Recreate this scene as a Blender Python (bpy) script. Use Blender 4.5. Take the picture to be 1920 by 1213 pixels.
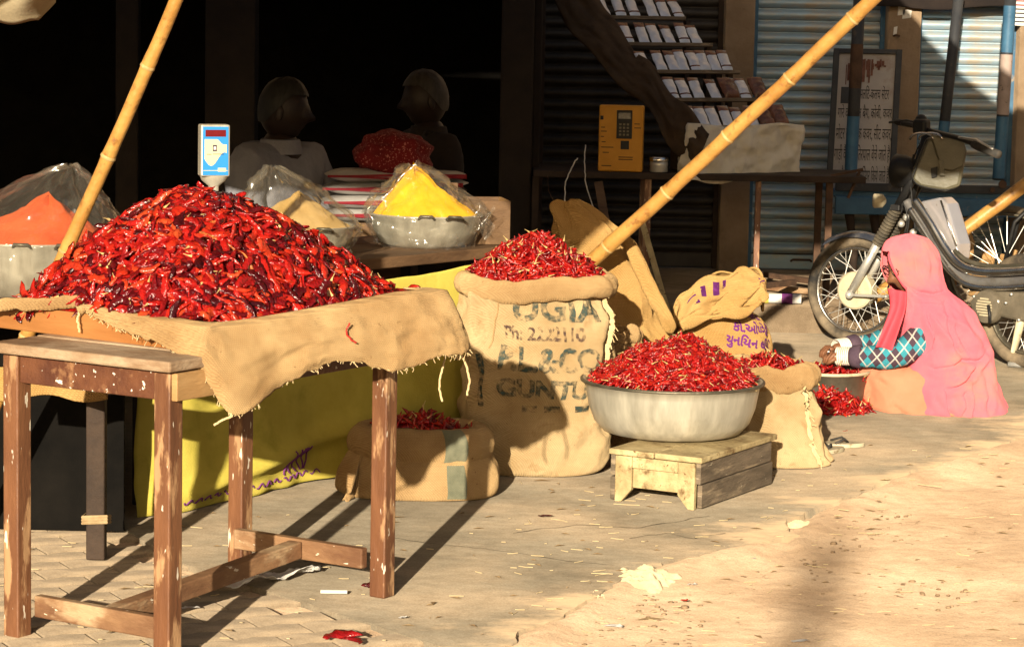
import bpy, math, random
import numpy as np
from mathutils import Vector, Matrix, noise as mnoise
R = math.radians
V = Vector
scene = bpy.context.scene
col = scene.collection
for o in list(bpy.data.objects): bpy.data.objects.remove(o)
random.seed(7)

# ------------------------------------------------------------------ camera
CAMH, FPX, ROLL = 1.67, 5000.0, 0.02
PITCH = math.atan((606.5 - 5) / FPX)
cp, sp, cr, sr = math.cos(PITCH), math.sin(PITCH), math.cos(ROLL), math.sin(ROLL)
cam_d = bpy.data.cameras.new('camera')
cam = bpy.data.objects.new('camera', cam_d); col.objects.link(cam)
cam_d.sensor_width = 36.0; cam_d.lens = FPX / 1920 * 36.0; cam_d.clip_end = 400; cam_d.clip_start = .05
_r, _u, _f = V((1, 0, 0)), V((0, sp, cp)), V((0, cp, -sp))
_X = _r * cr + _u * sr; _Y = _u * cr - _r * sr; _Z = -_f
cam.matrix_world = Matrix(((_X.x, _Y.x, _Z.x, 0), (_X.y, _Y.y, _Z.y, 0), (_X.z, _Y.z, _Z.z, CAMH), (0, 0, 0, 1)))
scene.camera = cam
# ------------------------------------------------------------------ sky, sun, exposure
SUN_EL, SUN_AZ = R(14.5), R(9.5)
world = bpy.data.worlds.new('World'); scene.world = world; world.use_nodes = True
wn = world.node_tree; wn.nodes.clear()
sky = wn.nodes.new('ShaderNodeTexSky'); sky.sky_type = 'NISHITA'; sky.sun_disc = False
sky.sun_elevation = SUN_EL; sky.sun_rotation = R(189.5); sky.dust_density = 4.0; sky.ozone_density = .6; sky.air_density = 1.0
bg = wn.nodes.new('ShaderNodeBackground'); bg.inputs[1].default_value = 0.052
wo = wn.nodes.new('ShaderNodeOutputWorld')
wn.links.new(sky.outputs[0], bg.inputs[0]); wn.links.new(bg.outputs[0], wo.inputs[0])
sd = V((math.sin(SUN_AZ) * math.cos(SUN_EL), math.cos(SUN_AZ) * math.cos(SUN_EL), -math.sin(SUN_EL)))
sun_d = bpy.data.lights.new('sun', 'SUN'); sun_d.energy = 5.0; sun_d.angle = R(.5); sun_d.color = (1.0, .88, .68)
sun = bpy.data.objects.new('sun', sun_d); col.objects.link(sun)
sun.rotation_euler = sd.to_track_quat('-Z', 'Y').to_euler(); sun.location = (-3, -10, 8)
scene.view_settings.view_transform = 'Standard'; scene.view_settings.look = 'None'
scene.view_settings.exposure = 0.72; scene.view_settings.gamma = 1.0
scene.view_settings.use_curve_mapping = False
scene.render.engine = 'CYCLES'
scene.cycles.max_bounces = 6; scene.cycles.transparent_max_bounces = 24
scene.cycles.caustics_reflective = False; scene.cycles.caustics_refractive = False
scene.cycles.use_denoising = True

# ------------------------------------------------------------------ helpers
def _dir(px, py):
    dx, dy = px - 960, 606.5 - py
    x, y = dx * cr - dy * sr, dx * sr + dy * cr
    return _r * x + _u * y + _f * FPX
def at(px, py, Y):                       # a point of the place seen at that pixel, Y metres away
    d = _dir(px, py); return V((0, 0, CAMH)) + d * (Y / d.y)
def gd(px, py, z=0.0):                   # a point on the level z
    d = _dir(px, py); return V((0, 0, CAMH)) + d * ((z - CAMH) / d.z)
def nz(x, y=0., z=0.): return mnoise.noise(V((x, y, z)))
def fbm(x, y, z, o=3):
    s, a = 0, 1.
    for i in range(o):
        s += a * nz(x, y, z); x *= 2.03; y *= 2.03; z *= 2.03; a *= .5
    return s
def lerp(a, b, t): return a + (b - a) * t
def smooth(t): t = max(0., min(1., t)); return t * t * (3 - 2 * t)
def cat(vals, t):                        # smooth interpolation through a list of equal-length tuples, t in 0..1
    n = len(vals) - 1; k = min(int(t * n), n - 1); f = t * n - k
    p0, p1, p2, p3 = vals[max(k - 1, 0)], vals[k], vals[k + 1], vals[min(k + 2, n)]
    o = []
    for a, b, c, d in zip(p0, p1, p2, p3):
        o.append(.5 * (2 * b + (c - a) * f + (2 * a - 5 * b + 4 * c - d) * f * f + (3 * b - a - 3 * c + d) * f ** 3))
    return o
W = {}                                   # world base of every thing
class MB:
    def __init__(s): s.v = []; s.f = []; s.m = []
    def add(s, v, f, mi=0):
        n = len(s.v); s.v += [tuple(p) for p in v]; s.f += [tuple(i + n for i in q) for q in f]; s.m += [mi] * len(f); return s
    def obox(s, o, a, b, c, mi=0):       # parallelepiped from a corner and three edge vectors
        o, a, b, c = V(o), V(a), V(b), V(c)
        if a.cross(b).dot(c) < 0: a, b = b, a
        v = [o, o + a, o + a + b, o + b, o + c, o + a + c, o + a + b + c, o + b + c]
        return s.add(v, [(3, 2, 1, 0), (4, 5, 6, 7), (0, 1, 5, 4), (1, 2, 6, 5), (2, 3, 7, 6), (3, 0, 4, 7)], mi)
    def box(s, c, d, rz=0, mi=0):
        m = Matrix.Rotation(rz, 3, 'Z'); a, b, e = m @ V((d[0], 0, 0)), m @ V((0, d[1], 0)), V((0, 0, d[2]))
        return s.obox(V(c) - (a + b + e) / 2, a, b, e, mi)
    def bar(s, p, q, w, h, up=(0, 0, 1), mi=0):
        p, q = V(p), V(q); d = q - p; sx = d.cross(V(up))
        if sx.length < 1e-6: sx = V((1, 0, 0))
        sx.normalize(); uz = sx.cross(d).normalized()
        return s.obox(p - sx * w / 2 - uz * h / 2, d, sx * w, uz * h, mi)
    def tube(s, pts, r, n=8, cap=True, mi=0, flat=1.0):
        pts = [V(p) for p in pts]; N = len(pts); v = []; f = []
        if not hasattr(r, '__len__'): r = [r] * N
        ref = V((0.13, .21, 1)).normalized()
        for i, p in enumerate(pts):
            t = (pts[min(i + 1, N - 1)] - pts[max(i - 1, 0)])
            if t.length < 1e-9: t = V((0, 0, 1))
            t.normalize()
            x = t.cross(ref)
            if x.length < 1e-3: x = t.cross(V((1, 0, 0)))
            x.normalize(); y = t.cross(x).normalized(); 
            for k in range(n):
                a = 2 * math.pi * k / n; v.append(p + x * (r[i] * math.cos(a)) + y * (r[i] * flat * math.sin(a)))
        for i in range(N - 1):
            for k in range(n):
                k2 = (k + 1) % n; f.append((i * n + k, i * n + k2, (i + 1) * n + k2, (i + 1) * n + k))
        if cap: f.append(tuple(range(n))[::-1]); f.append(tuple((N - 1) * n + k for k in range(n)))
        return s.add(v, f, mi)
    def lathe(s, prof, n=32, c=(0, 0, 0), sx=1, sy=1, mi=0, close=False):
        c = V(c); v = []; f = []; N = len(prof)
        for r, z in prof:
            for k in range(n):
                a = 2 * math.pi * k / n; v.append((c.x + r * sx * math.cos(a), c.y + r * sy * math.sin(a), c.z + z))
        for i in range(N - 1):
            for k in range(n):
                k2 = (k + 1) % n; f.append((i * n + k, i * n + k2, (i + 1) * n + k2, (i + 1) * n + k))
        if close: f.append(tuple(range(n))[::-1]); f.append(tuple((N - 1) * n + k for k in range(n)))
        return s.add(v, f, mi)
    def grid(s, fn, nu, nv, wrap=False, mi=0):
        v = []; f = []; mu = nu if wrap else nu + 1
        for j in range(nv + 1):
            for i in range(mu): v.append(fn(i / nu, j / nv))
        for j in range(nv):
            for i in range(nu):
                i2 = (i + 1) % mu; f.append((j * mu + i, j * mu + i2, (j + 1) * mu + i2, (j + 1) * mu + i))
        return s.add(v, f, mi)
    def sphere(s, c, r, nu=12, nv=8, mi=0, fn=None):
        c = V(c); r = V(r) if hasattr(r, '__len__') else V((r, r, r))
        def g(u, v):
            a, b = 2 * math.pi * u, math.pi * (v - .5)
            d = V((math.cos(a) * math.cos(b), math.sin(a) * math.cos(b), math.sin(b)))
            p = V((d.x * r.x, d.y * r.y, d.z * r.z))
            return c + (fn(d, p) if fn else p)
        return s.grid(g, nu, nv, wrap=True, mi=mi)
    def xf(s, m): s.v = [tuple(m @ V(p)) for p in s.v]; return s
    def build(s, name, mat, parent=None, smooth=False, bevel=0, solid=0, sub=0, angle=None):
        off = W.get(parent.name, V((0, 0, 0))) if parent else V((0, 0, 0))
        loc = V((0, 0, 0))
        if not parent and s.v:           # a thing that is one mesh: its base is its origin
            a = np.array(s.v); loc = V(((a[:, 0].min() + a[:, 0].max()) / 2, (a[:, 1].min() + a[:, 1].max()) / 2, a[:, 2].min())); off = loc
        me = bpy.data.meshes.new(name)
        me.from_pydata([(x - off.x, y - off.y, z - off.z) for x, y, z in s.v], [], s.f)
        for m in (mat if isinstance(mat, (list, tuple)) else [mat]): me.materials.append(m)
        if any(s.m): me.polygons.foreach_set('material_index', s.m)
        if smooth: me.polygons.foreach_set('use_smooth', [True] * len(s.f))
        me.update()
        o = bpy.data.objects.new(name, me); col.objects.link(o)
        if parent: o.parent = parent; W[o.name] = off
        else: o.location = loc; W[o.name] = loc
        if angle: 
            me.set_sharp_from_angle(angle=R(angle))
        if solid: 
            m = o.modifiers.new('thick', 'SOLIDIFY'); m.thickness = solid; m.offset = 0
        if bevel:
            m = o.modifiers.new('bevel', 'BEVEL'); m.width = bevel; m.segments = 2; m.limit_method = 'ANGLE'; m.angle_limit = R(40)
        if sub: 
            m = o.modifiers.new('sub', 'SUBSURF'); m.levels = sub; m.render_levels = sub
        return o
def tag(o, label=None, cat_=None, group=None, kind=None):
    if label: o['label'] = label
    if cat_: o['category'] = cat_
    if group: o['group'] = group
    if kind: o['kind'] = kind
    return o
def thing(name, label, cat_, loc, group=None):
    o = bpy.data.objects.new(name, None); o.empty_display_size = .05; col.objects.link(o)
    o.location = loc; W[o.name] = V(loc); return tag(o, label, cat_, group)
def inst(src, name, mat4, parent=None):  # another object on the same mesh
    o = bpy.data.objects.new(name, src); col.objects.link(o)
    if parent:
        o.parent = parent; m = mat4.copy(); m.translation = m.translation - W[parent.name]; o.matrix_local = m; W[o.name] = W[parent.name]
    else: o.matrix_world = mat4; W[o.name] = mat4.translation.copy()
    return o
def rings(rows, n_exp=2.4, amp=.012, sc=6., seed=0., fold=0., nf=9):
    """surface through horizontal rings (z, cx, cy, rx, ry) -> fn(u 0..1 round, t 0..1 up)"""
    def fn(u, t):
        z, cx, cy, rx, ry = cat(rows, t); a = 2 * math.pi * u
        c, s_ = math.cos(a), math.sin(a)
        k = (abs(c) ** n_exp + abs(s_) ** n_exp) ** (-1 / n_exp)
        d = amp * fbm(c * sc * .25 + seed, s_ * sc * .25 + seed * 1.7, z * sc, 3)
        if fold: d += fold * math.sin(a * nf + 3 * nz(z * 4, seed, c) + z * 3) * (.5 + .5 * nz(c * 2, s_ * 2, seed + z * 2))
        return V((cx + (rx + d) * c * k, cy + (ry + d) * s_ * k, z + d * .3))
    return fn
def rotz(a): return Matrix.Rotation(a, 4, 'Z')
def skin(verts, edges, radii, sub=2, root=0):
    """grow one continuous surface on a skeleton; returns verts, faces"""
    me = bpy.data.meshes.new('tmp'); me.from_pydata([tuple(v) for v in verts], edges, [])
    o = bpy.data.objects.new('tmp', me); col.objects.link(o)
    o.modifiers.new('s', 'SKIN'); 
    if not me.skin_vertices: me.attributes.new('skin', 'FLOAT', 'POINT')
    sv = me.skin_vertices[0].data
    for i, r in enumerate(radii):
        sv[i].radius = (r, r) if not hasattr(r, '__len__') else r
        sv[i].use_root = (i == root)
    m = o.modifiers.new('b', 'SUBSURF'); m.levels = sub
    dg = bpy.context.evaluated_depsgraph_get(); dg.update()
    e = o.evaluated_get(dg); t = e.to_mesh()
    vs = [tuple(v.co) for v in t.vertices]; fs = [tuple(p.vertices) for p in t.polygons]
    e.to_mesh_clear(); bpy.data.objects.remove(o); bpy.data.meshes.remove(me)
    return vs, fs
def text_mesh(s, size=1.0, ext=0., spacing=1.0, bold=0.):
    """flat lettering as triangles in the XY plane, left-aligned at 0,0"""
    c = bpy.data.curves.new('t', 'FONT'); c.body = s; c.size = size; c.extrude = ext; c.resolution_u = 3; c.offset = bold; c.space_character = spacing
    o = bpy.data.objects.new('t', c); col.objects.link(o)
    dg = bpy.context.evaluated_depsgraph_get(); dg.update()
    e = o.evaluated_get(dg); t = e.to_mesh()
    vs = [tuple(v.co) for v in t.vertices]; fs = [tuple(p.vertices) for p in t.polygons]
    e.to_mesh_clear(); bpy.data.objects.remove(o); bpy.data.curves.remove(c)
    return vs, fs
# ------------------------------------------------------------------ procedural materials
def mat(name, c1, c2=None, sc=6., rough=.7, metal=0., bump=0., bsc=60., stretch=(1, 1, 1), contrast=(.35, .65),
        c3=None, sc3=20., lim3=(.62, .68), spec=.3, coat=0., weave=0, dr=0., detail=5., sss=0., rvar=0., c4=None, sc4=60., lim4=(.70, .73), bdist=.01):
    m = bpy.data.materials.new(name); m.use_nodes = True; N = m.node_tree.nodes; L = m.node_tree.links; N.clear()
    out = N.new('ShaderNodeOutputMaterial'); b = N.new('ShaderNodeBsdfPrincipled'); L.new(b.outputs[0], out.inputs[0])
    b.inputs['Roughness'].default_value = rough; b.inputs['Metallic'].default_value = metal
    b.inputs['Specular IOR Level'].default_value = spec; b.inputs['Coat Weight'].default_value = coat
    b.inputs['Diffuse Roughness'].default_value = dr
    tc = N.new('ShaderNodeTexCoord'); mp = N.new('ShaderNodeMapping'); mp.inputs['Scale'].default_value = stretch
    L.new(tc.outputs['Object'], mp.inputs[0])
    def noise(scale, det=detail):
        n = N.new('ShaderNodeTexNoise'); n.inputs['Scale'].default_value = scale; n.inputs['Detail'].default_value = det
        n.inputs['Roughness'].default_value = .62; L.new(mp.outputs[0], n.inputs['Vector']); return n
    def ramp(src, lo, hi, ca, cb):
        r = N.new('ShaderNodeValToRGB'); r.color_ramp.elements[0].position = lo; r.color_ramp.elements[1].position = hi
        r.color_ramp.elements[0].color = (*ca, 1); r.color_ramp.elements[1].color = (*cb, 1); L.new(src, r.inputs[0]); return r
    colr = None
    if c2 is None: b.inputs['Base Color'].default_value = (*c1, 1)
    else:
        n1 = noise(sc); r1 = ramp(n1.outputs['Fac'], contrast[0], contrast[1], c1, c2); colr = r1.outputs[0]
        if rvar:
            mr = N.new('ShaderNodeMapRange'); mr.inputs['To Min'].default_value = rough - rvar; mr.inputs['To Max'].default_value = rough + rvar
            L.new(n1.outputs['Fac'], mr.inputs[0]); L.new(mr.outputs[0], b.inputs['Roughness'])
    if c3 is not None:
        n3 = noise(sc3); r3 = ramp(n3.outputs['Fac'], lim3[0], lim3[1], (0, 0, 0), (1, 1, 1))
        mx = N.new('ShaderNodeMix'); mx.data_type = 'RGBA'; L.new(r3.outputs[0], mx.inputs['Factor'])
        L.new(colr, mx.inputs[6]); mx.inputs[7].default_value = (*c3, 1); colr = mx.outputs[2]
    if c4 is not None:
        n4 = noise(sc4, 2.); r5 = ramp(n4.outputs['Fac'], lim4[0], lim4[1], (0, 0, 0), (1, 1, 1))
        mx = N.new('ShaderNodeMix'); mx.data_type = 'RGBA'; L.new(r5.outputs[0], mx.inputs['Factor'])
        L.new(colr, mx.inputs[6]); mx.inputs[7].default_value = (*c4, 1); colr = mx.outputs[2]
    bsrc = None
    if weave:
        w1 = N.new('ShaderNodeTexWave'); w1.bands_direction = 'DIAGONAL'; w1.inputs['Scale'].default_value = weave
        w2 = N.new('ShaderNodeTexWave'); w2.bands_direction = 'Z'; w2.inputs['Scale'].default_value = weave
        for w in (w1, w2):
            w.inputs['Distortion'].default_value = 1.2; w.inputs['Detail'].default_value = 2; w.inputs['Detail Scale'].default_value = .6
            L.new(mp.outputs[0], w.inputs['Vector'])
        ad = N.new('ShaderNodeMath'); ad.operation = 'MULTIPLY'; L.new(w1.outputs['Fac'], ad.inputs[0]); L.new(w2.outputs['Fac'], ad.inputs[1])
        bsrc = ad.outputs[0]
        wr = noise(16., 5.); mb_ = N.new('ShaderNodeMath'); mb_.operation = 'MULTIPLY_ADD'; mb_.inputs[1].default_value = 5.
        L.new(wr.outputs['Fac'], mb_.inputs[0]); L.new(bsrc, mb_.inputs[2]); bh = mb_.outputs[0]
        if colr:
            mx = N.new('ShaderNodeMix'); mx.data_type = 'RGBA'; mx.blend_type = 'MULTIPLY'; mx.inputs['Factor'].default_value = .5
            r4 = ramp(bsrc, 0, .8, (.55, .5, .45), (1, 1, 1)); L.new(colr, mx.inputs[6]); L.new(r4.outputs[0], mx.inputs[7]); colr = mx.outputs[2]
    if colr is not None: L.new(colr, b.inputs['Base Color'])
    if bump:
        bp = N.new('ShaderNodeBump'); bp.inputs['Strength'].default_value = min(1, bump); bp.inputs['Distance'].default_value = bdist
        if bsrc is None: bsrc = noise(bsc, 4).outputs['Fac']
        L.new(bh if weave else bsrc, bp.inputs['Height']); L.new(bp.outputs[0], b.inputs['Normal'])
    return m
M = {}
M['burlap'] = mat('burlap', (.34, .21, .095), (.52, .36, .18), 4, .9, weave=68, bump=.4, c3=(.22, .12, .05), sc3=38, lim3=(.66, .74), dr=1., spec=.05, c4=(.14, .075, .03), sc4=110, lim4=(.74, .77))
M['burlap_gold'] = mat('burlap_gold', (.43, .26, .09), (.56, .36, .145), 4, .9, weave=58, bump=.45, c3=(.20, .10, .035), sc3=45, lim3=(.70, .75), dr=1., spec=.05)
M['burlap_pale'] = mat('burlap_pale', (.40, .28, .14), (.58, .44, .25), 4, .9, weave=70, bump=.4, c3=(.33, .2, .09), sc3=14, lim3=(.58, .8), dr=1., spec=.05, c4=(.16, .09, .04), sc4=110, lim4=(.74, .77))
M['fringe'] = mat('fringe', (.55, .42, .22), (.66, .52, .3), 30, .95, dr=1.)
M['wood_paint'] = mat('wood_paint', (.11, .042, .019), (.21, .088, .038), 9, .5, bump=.35, bsc=50, stretch=(1, 1, .25), c3=(.42, .24, .12), sc3=20, lim3=(.54, .62), spec=.5, c4=(.7, .62, .5), sc4=60, lim4=(.675, .70))
M['wood_paint_h'] = mat('wood_paint_h', (.085, .028, .014), (.16, .06, .026), 9, .5, bump=.3, bsc=50, c3=(.30, .15, .07), sc3=11, lim3=(.56, .66), spec=.5, c4=(.72, .66, .56), sc4=46, lim4=(.655, .68))
M['wood_rail'] = mat('wood_rail', (.15, .07, .035), (.32, .18, .09), 8, .65, bump=.5, bsc=60, stretch=(.4, .4, 1), c3=(.45, .31, .18), sc3=12, lim3=(.52, .66), c4=(.7, .6, .46), sc4=60)
M['wood_top'] = mat('wood_top', (.27, .16, .085), (.48, .36, .24), 12, .75, bump=.5, bsc=70, stretch=(.35, .35, 1), c3=(.20, .11, .055), sc3=8, lim3=(.52, .66), c4=(.78, .74, .68), sc4=16, lim4=(.68, .70))
M['wood_orange'] = mat('wood_orange', (.30, .12, .035), (.40, .18, .06), 7, .45, bump=.2, bsc=40, stretch=(.3, .3, 2), spec=.3)
M['wood_raw'] = mat('wood_raw', (.36, .2, .075), (.50, .3, .13), 10, .65, bump=.3, bsc=60, stretch=(.4, .4, 2))
M['wood_grey'] = mat('wood_grey', (.105, .08, .055), (.21, .16, .11), 10, .75, bump=.6, bsc=80, stretch=(.4, .4, 2), c3=(.34, .26, .17), sc3=14, lim3=(.54, .68), c4=(.5, .42, .3), sc4=50)
M['wood_pale'] = mat('wood_pale', (.34, .25, .12), (.62, .50, .27), 9, .75, bump=.6, bsc=60, c3=(.16, .095, .04), sc3=13, lim3=(.56, .68), c4=(.2, .12, .05), sc4=45, lim4=(.66, .7))
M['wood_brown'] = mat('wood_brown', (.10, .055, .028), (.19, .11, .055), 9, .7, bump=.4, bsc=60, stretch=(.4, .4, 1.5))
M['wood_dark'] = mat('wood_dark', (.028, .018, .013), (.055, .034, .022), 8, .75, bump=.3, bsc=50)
M['bamboo'] = mat('bamboo', (.40, .19, .045), (.55, .30, .08), 9, .42, bump=.3, bsc=40, c3=(.22, .095, .025), sc3=22, lim3=(.56, .70), spec=.4)
M['bamboo_ring'] = mat('bamboo_ring', (.60, .42, .18), (.40, .24, .08), 30, .6)
M['steel'] = mat('steel', (.36, .335, .27), (.58, .54, .44), 14, .42, metal=.35, bump=.2, bsc=26, stretch=(1, 1, .12), c3=(.30, .26, .2), sc3=8, lim3=(.55, .8), rvar=.12)
M['steel_dark'] = mat('steel_dark', (.10, .09, .065), (.19, .165, .12), 10, .5, metal=.6, bump=.25, bsc=40, rvar=.1)
M['chrome'] = mat('chrome', (.80, .78, .75), (.66, .62, .56), 20, .27, metal=1., c3=(.25, .19, .13), sc3=30, lim3=(.62, .75))
M['alu'] = mat('alu', (.62, .60, .56), (.72, .69, .62), 14, .42, metal=.6, c3=(.3, .24, .17), sc3=20, lim3=(.6, .75))
M['cream_metal'] = mat('cream_metal', (.52, .45, .30), (.62, .54, .37), 16, .6, metal=.1, c3=(.28, .2, .11), sc3=26, lim3=(.6, .72))
M['rubber'] = mat('rubber', (.035, .033, .03), (.055, .05, .044), 24, .75, c3=(.16, .125, .09), sc3=7, lim3=(.52, .78), bump=.3, bsc=90)
M['tyre_dust'] = mat('tyre_dust', (.025, .023, .021), (.26, .2, .13), 5, .85, contrast=(.38, .66), bump=.3, bsc=90)
M['black'] = mat('black', (.012, .012, .013), (.022, .021, .02), 10, .5, c3=(.07, .06, .05), sc3=20, lim3=(.6, .8))
M['enamel_dark'] = mat('enamel_dark', (.035, .038, .05), (.06, .065, .08), 8, .22, spec=.8, coat=.6, c3=(.2, .165, .12), sc3=16, lim3=(.56, .85))
M['engine'] = mat('engine', (.17, .145, .105), (.26, .22, .16), 9, .6, metal=.4, c3=(.42, .36, .26), sc3=34, lim3=(.68, .75), bump=.2)
M['vinyl'] = mat('vinyl', (.085, .078, .05), (.14, .125, .08), 8, .42, bump=.2, bsc=30, c3=(.1, .085, .06), sc3=10, lim3=(.6, .8), spec=.5)
M['panel'] = mat('panel', (.62, .58, .60), (.72, .68, .68), 6, .18, metal=.6, c3=(.4, .33, .3), sc3=24, lim3=(.64, .76))
M['red_paint'] = mat('red_paint', (.5, .03, .02), (.36, .03, .02), 14, .4)
M['cloth_yellow'] = mat('cloth_yellow', (.45, .37, .065), (.57, .48, .095), 5, .85, bump=.25, bsc=180, c3=(.30, .27, .04), sc3=6, lim3=(.58, .85), dr=.6, spec=.1)
M['print_purple'] = mat('print_purple', (.16, .03, .17), (.26, .07, .25), 40, .9)
M['cloth_white'] = mat('cloth_white', (.62, .56, .45), (.78, .72, .60), 5, .9, bump=.2, bsc=120, c3=(.33, .26, .18), sc3=5, lim3=(.56, .8))
M['cloth_brown'] = mat('cloth_brown', (.045, .028, .016), (.075, .048, .028), 6, .9, bump=.3, bsc=90)
M['tarp'] = mat('tarp', (.42, .34, .21), (.55, .46, .3), 5, .85, bump=.2, bsc=60)
M['tarp_dark'] = mat('tarp_dark', (.012, .008, .007), (.02, .013, .01), 8, .9)
M['shirt'] = mat('shirt', (.16, .16, .185), (.22, .22, .25), 5, .85, bump=.7, bsc=14)  # white shirt, its base colour greyed to stand in for heavy shade
M['skin'] = mat('skin', (.20, .085, .042), (.25, .11, .055), 14, .5, bump=.1, bsc=120, spec=.4)
M['skin_shaded'] = mat('skin_shaded', (.014, .007, .005), (.02, .011, .007), 14, .5)  # shopkeepers' skin with the shop's shade put into the colour
M['hair_grey_shaded'] = mat('hair_grey_shaded', (.008, .0075, .007), (.02, .019, .017), 40, .6, stretch=(1, 1, .2))  # grey hair darkened in colour so the head sinks into shadow
M['hair_white_shaded'] = mat('hair_white_shaded', (.02, .018, .015), (.05, .044, .038), 40, .6, stretch=(1, 1, .2))  # white hair painted nearly black to stand in for deep shade
M['hair_dark'] = mat('hair_dark', (.03, .025, .02), (.09, .08, .07), 40, .5)
M['bandhani'] = mat('bandhani', (.11, .005, .006), (.16, .007, .009), 8, .85, c3=(.42, .14, .11), sc3=110, lim3=(.60, .64), bump=.5, bsc=26, detail=2.)
M['packet'] = mat('packet', (.32, .30, .28), (.40, .38, .36), 6, .45, bump=.3, bsc=25)
M['packet_red'] = mat('packet_red', (.22, .02, .03), (.3, .03, .04), 20, .5)
M['ph_yellow'] = mat('ph_yellow', (.60, .26, .02), (.68, .31, .03), 8, .5, c3=(.3, .13, .02), sc3=20, lim3=(.68, .74))
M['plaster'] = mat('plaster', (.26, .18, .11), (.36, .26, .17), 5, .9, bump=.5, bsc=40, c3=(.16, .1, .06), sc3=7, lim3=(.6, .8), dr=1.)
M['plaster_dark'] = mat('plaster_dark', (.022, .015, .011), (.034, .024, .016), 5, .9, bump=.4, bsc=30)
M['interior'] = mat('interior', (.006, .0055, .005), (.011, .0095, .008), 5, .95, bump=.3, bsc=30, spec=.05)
M['shutter_blue'] = mat('shutter_blue', (.25, .37, .46), (.35, .46, .53), 3, .42, metal=.15, stretch=(1, 1, 3), c3=(.42, .36, .28), sc3=5, lim3=(.48, .66), spec=.5, bump=.12, bsc=50)
M['shutter_dark'] = mat('shutter_dark', (.035, .03, .026), (.06, .05, .042), 6, .6, metal=.2)
M['blue_paint'] = mat('blue_paint', (.035, .10, .18), (.055, .15, .25), 7, .5, c3=(.32, .24, .16), sc3=12, lim3=(.62, .72), bump=.2)
M['rust'] = mat('rust', (.06, .035, .022), (.12, .065, .038), 14, .85, bump=.4, bsc=60)
M['pole_dark'] = mat('pole_dark', (.028, .03, .035), (.05, .05, .052), 8, .6, c3=(.13, .095, .065), sc3=14, lim3=(.6, .8))
M['pole_white'] = mat('pole_white', (.30, .235, .2), (.4, .31, .27), 12, .7, c3=(.1, .08, .07), sc3=25, lim3=(.62, .68))
M['sign_board'] = mat('sign_board', (.34, .31, .29), (.44, .40, .37), 4, .7, c3=(.28, .20, .15), sc3=5, lim3=(.55, .72))
M['sign_ink'] = mat('sign_ink', (.02, .018, .018), (.06, .05, .05), 60, .7)
M['sign_red'] = mat('sign_red', (.09, .03, .02), (.2, .09, .06), 30, .8)
M['silver_foil'] = mat('silver_foil', (.72, .74, .80), (.60, .62, .68), 18, .32, metal=.35, bump=.5, bsc=32, spec=.6)
M['sachet_dark'] = mat('sachet_dark', (.10, .04, .022), (.2, .085, .05), 18, .25, bump=.6, bsc=35, spec=.6)
M['paper'] = mat('paper', (.66, .62, .56), (.76, .73, .68), 7, .8, bump=.3, bsc=30)
M['paper_print'] = mat('paper_print', (.5, .47, .45), (.66, .63, .6), 90, .8)
M['pink'] = mat('pink', (.72, .135, .19), (.75, .185, .215), 3.2, .8, bump=.5, bsc=14, c3=(.74, .22, .16), sc3=3.4, lim3=(.50, .75), dr=.5, spec=.1)
M['pink_deep'] = mat('pink_deep', (.60, .06, .09), (.66, .09, .12), 5, .8, bump=.2, bsc=26)
M['peach'] = mat('peach', (.64, .20, .115), (.70, .25, .15), 4, .8, bump=.25, bsc=20, dr=.5)
M['bangle'] = mat('bangle', (.82, .78, .70), (.7, .64, .52), 50, .35, spec=.5)
M['turmeric'] = mat('turmeric', (.80, .42, .006), (.86, .50, .01), 9, .95, bump=.35, bsc=30, dr=.6, spec=.05)
M['chilli_powder'] = mat('chilli_powder', (.52, .075, .018), (.60, .11, .03), 9, .95, bump=.4, bsc=30, dr=.6, spec=.05)
M['coriander'] = mat('coriander', (.42, .27, .095), (.50, .34, .14), 9, .95, bump=.35, bsc=30, dr=.6, spec=.05)
M['display_red'] = mat('display_red', (.12, .008, .01), (.16, .012, .014), 20, .25)
M['label_blue'] = mat('label_blue', (.03, .24, .62), None, rough=.35)
M['label_cream'] = mat('label_cream', (.66, .60, .36), None, rough=.4)
M['label_ink'] = mat('label_ink', (.05, .03, .06), None, rough=.5)
M['rope'] = mat('rope', (.42, .31, .17), (.3, .2, .1), 40, .9)
M['dirt'] = None
M['paint_wht'] = mat('paint_wht', (.6, .55, .48), (.7, .66, .6), 10, .7)
M['lump'] = mat('lump', (.50, .39, .24), (.66, .54, .35), 9, .95, bump=.8, bsc=40, c3=(.4, .28, .16), sc3=12, lim3=(.58, .75), dr=1.)
M['grit_dark'] = mat('grit_dark', (.2, .13, .075), (.36, .25, .15), 60, .95)
M['frame_silver'] = mat('frame_silver', (.22, .21, .21), (.34, .32, .30), 9, .28, metal=.55, spec=.7, c3=(.2, .165, .12), sc3=16, lim3=(.56, .8))
M['straw'] = mat('straw', (.62, .47, .25), (.74, .6, .36), 20, .9)
M['leaf_dry'] = mat('leaf_dry', (.3, .19, .09), (.42, .29, .15), 20, .9)
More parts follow.
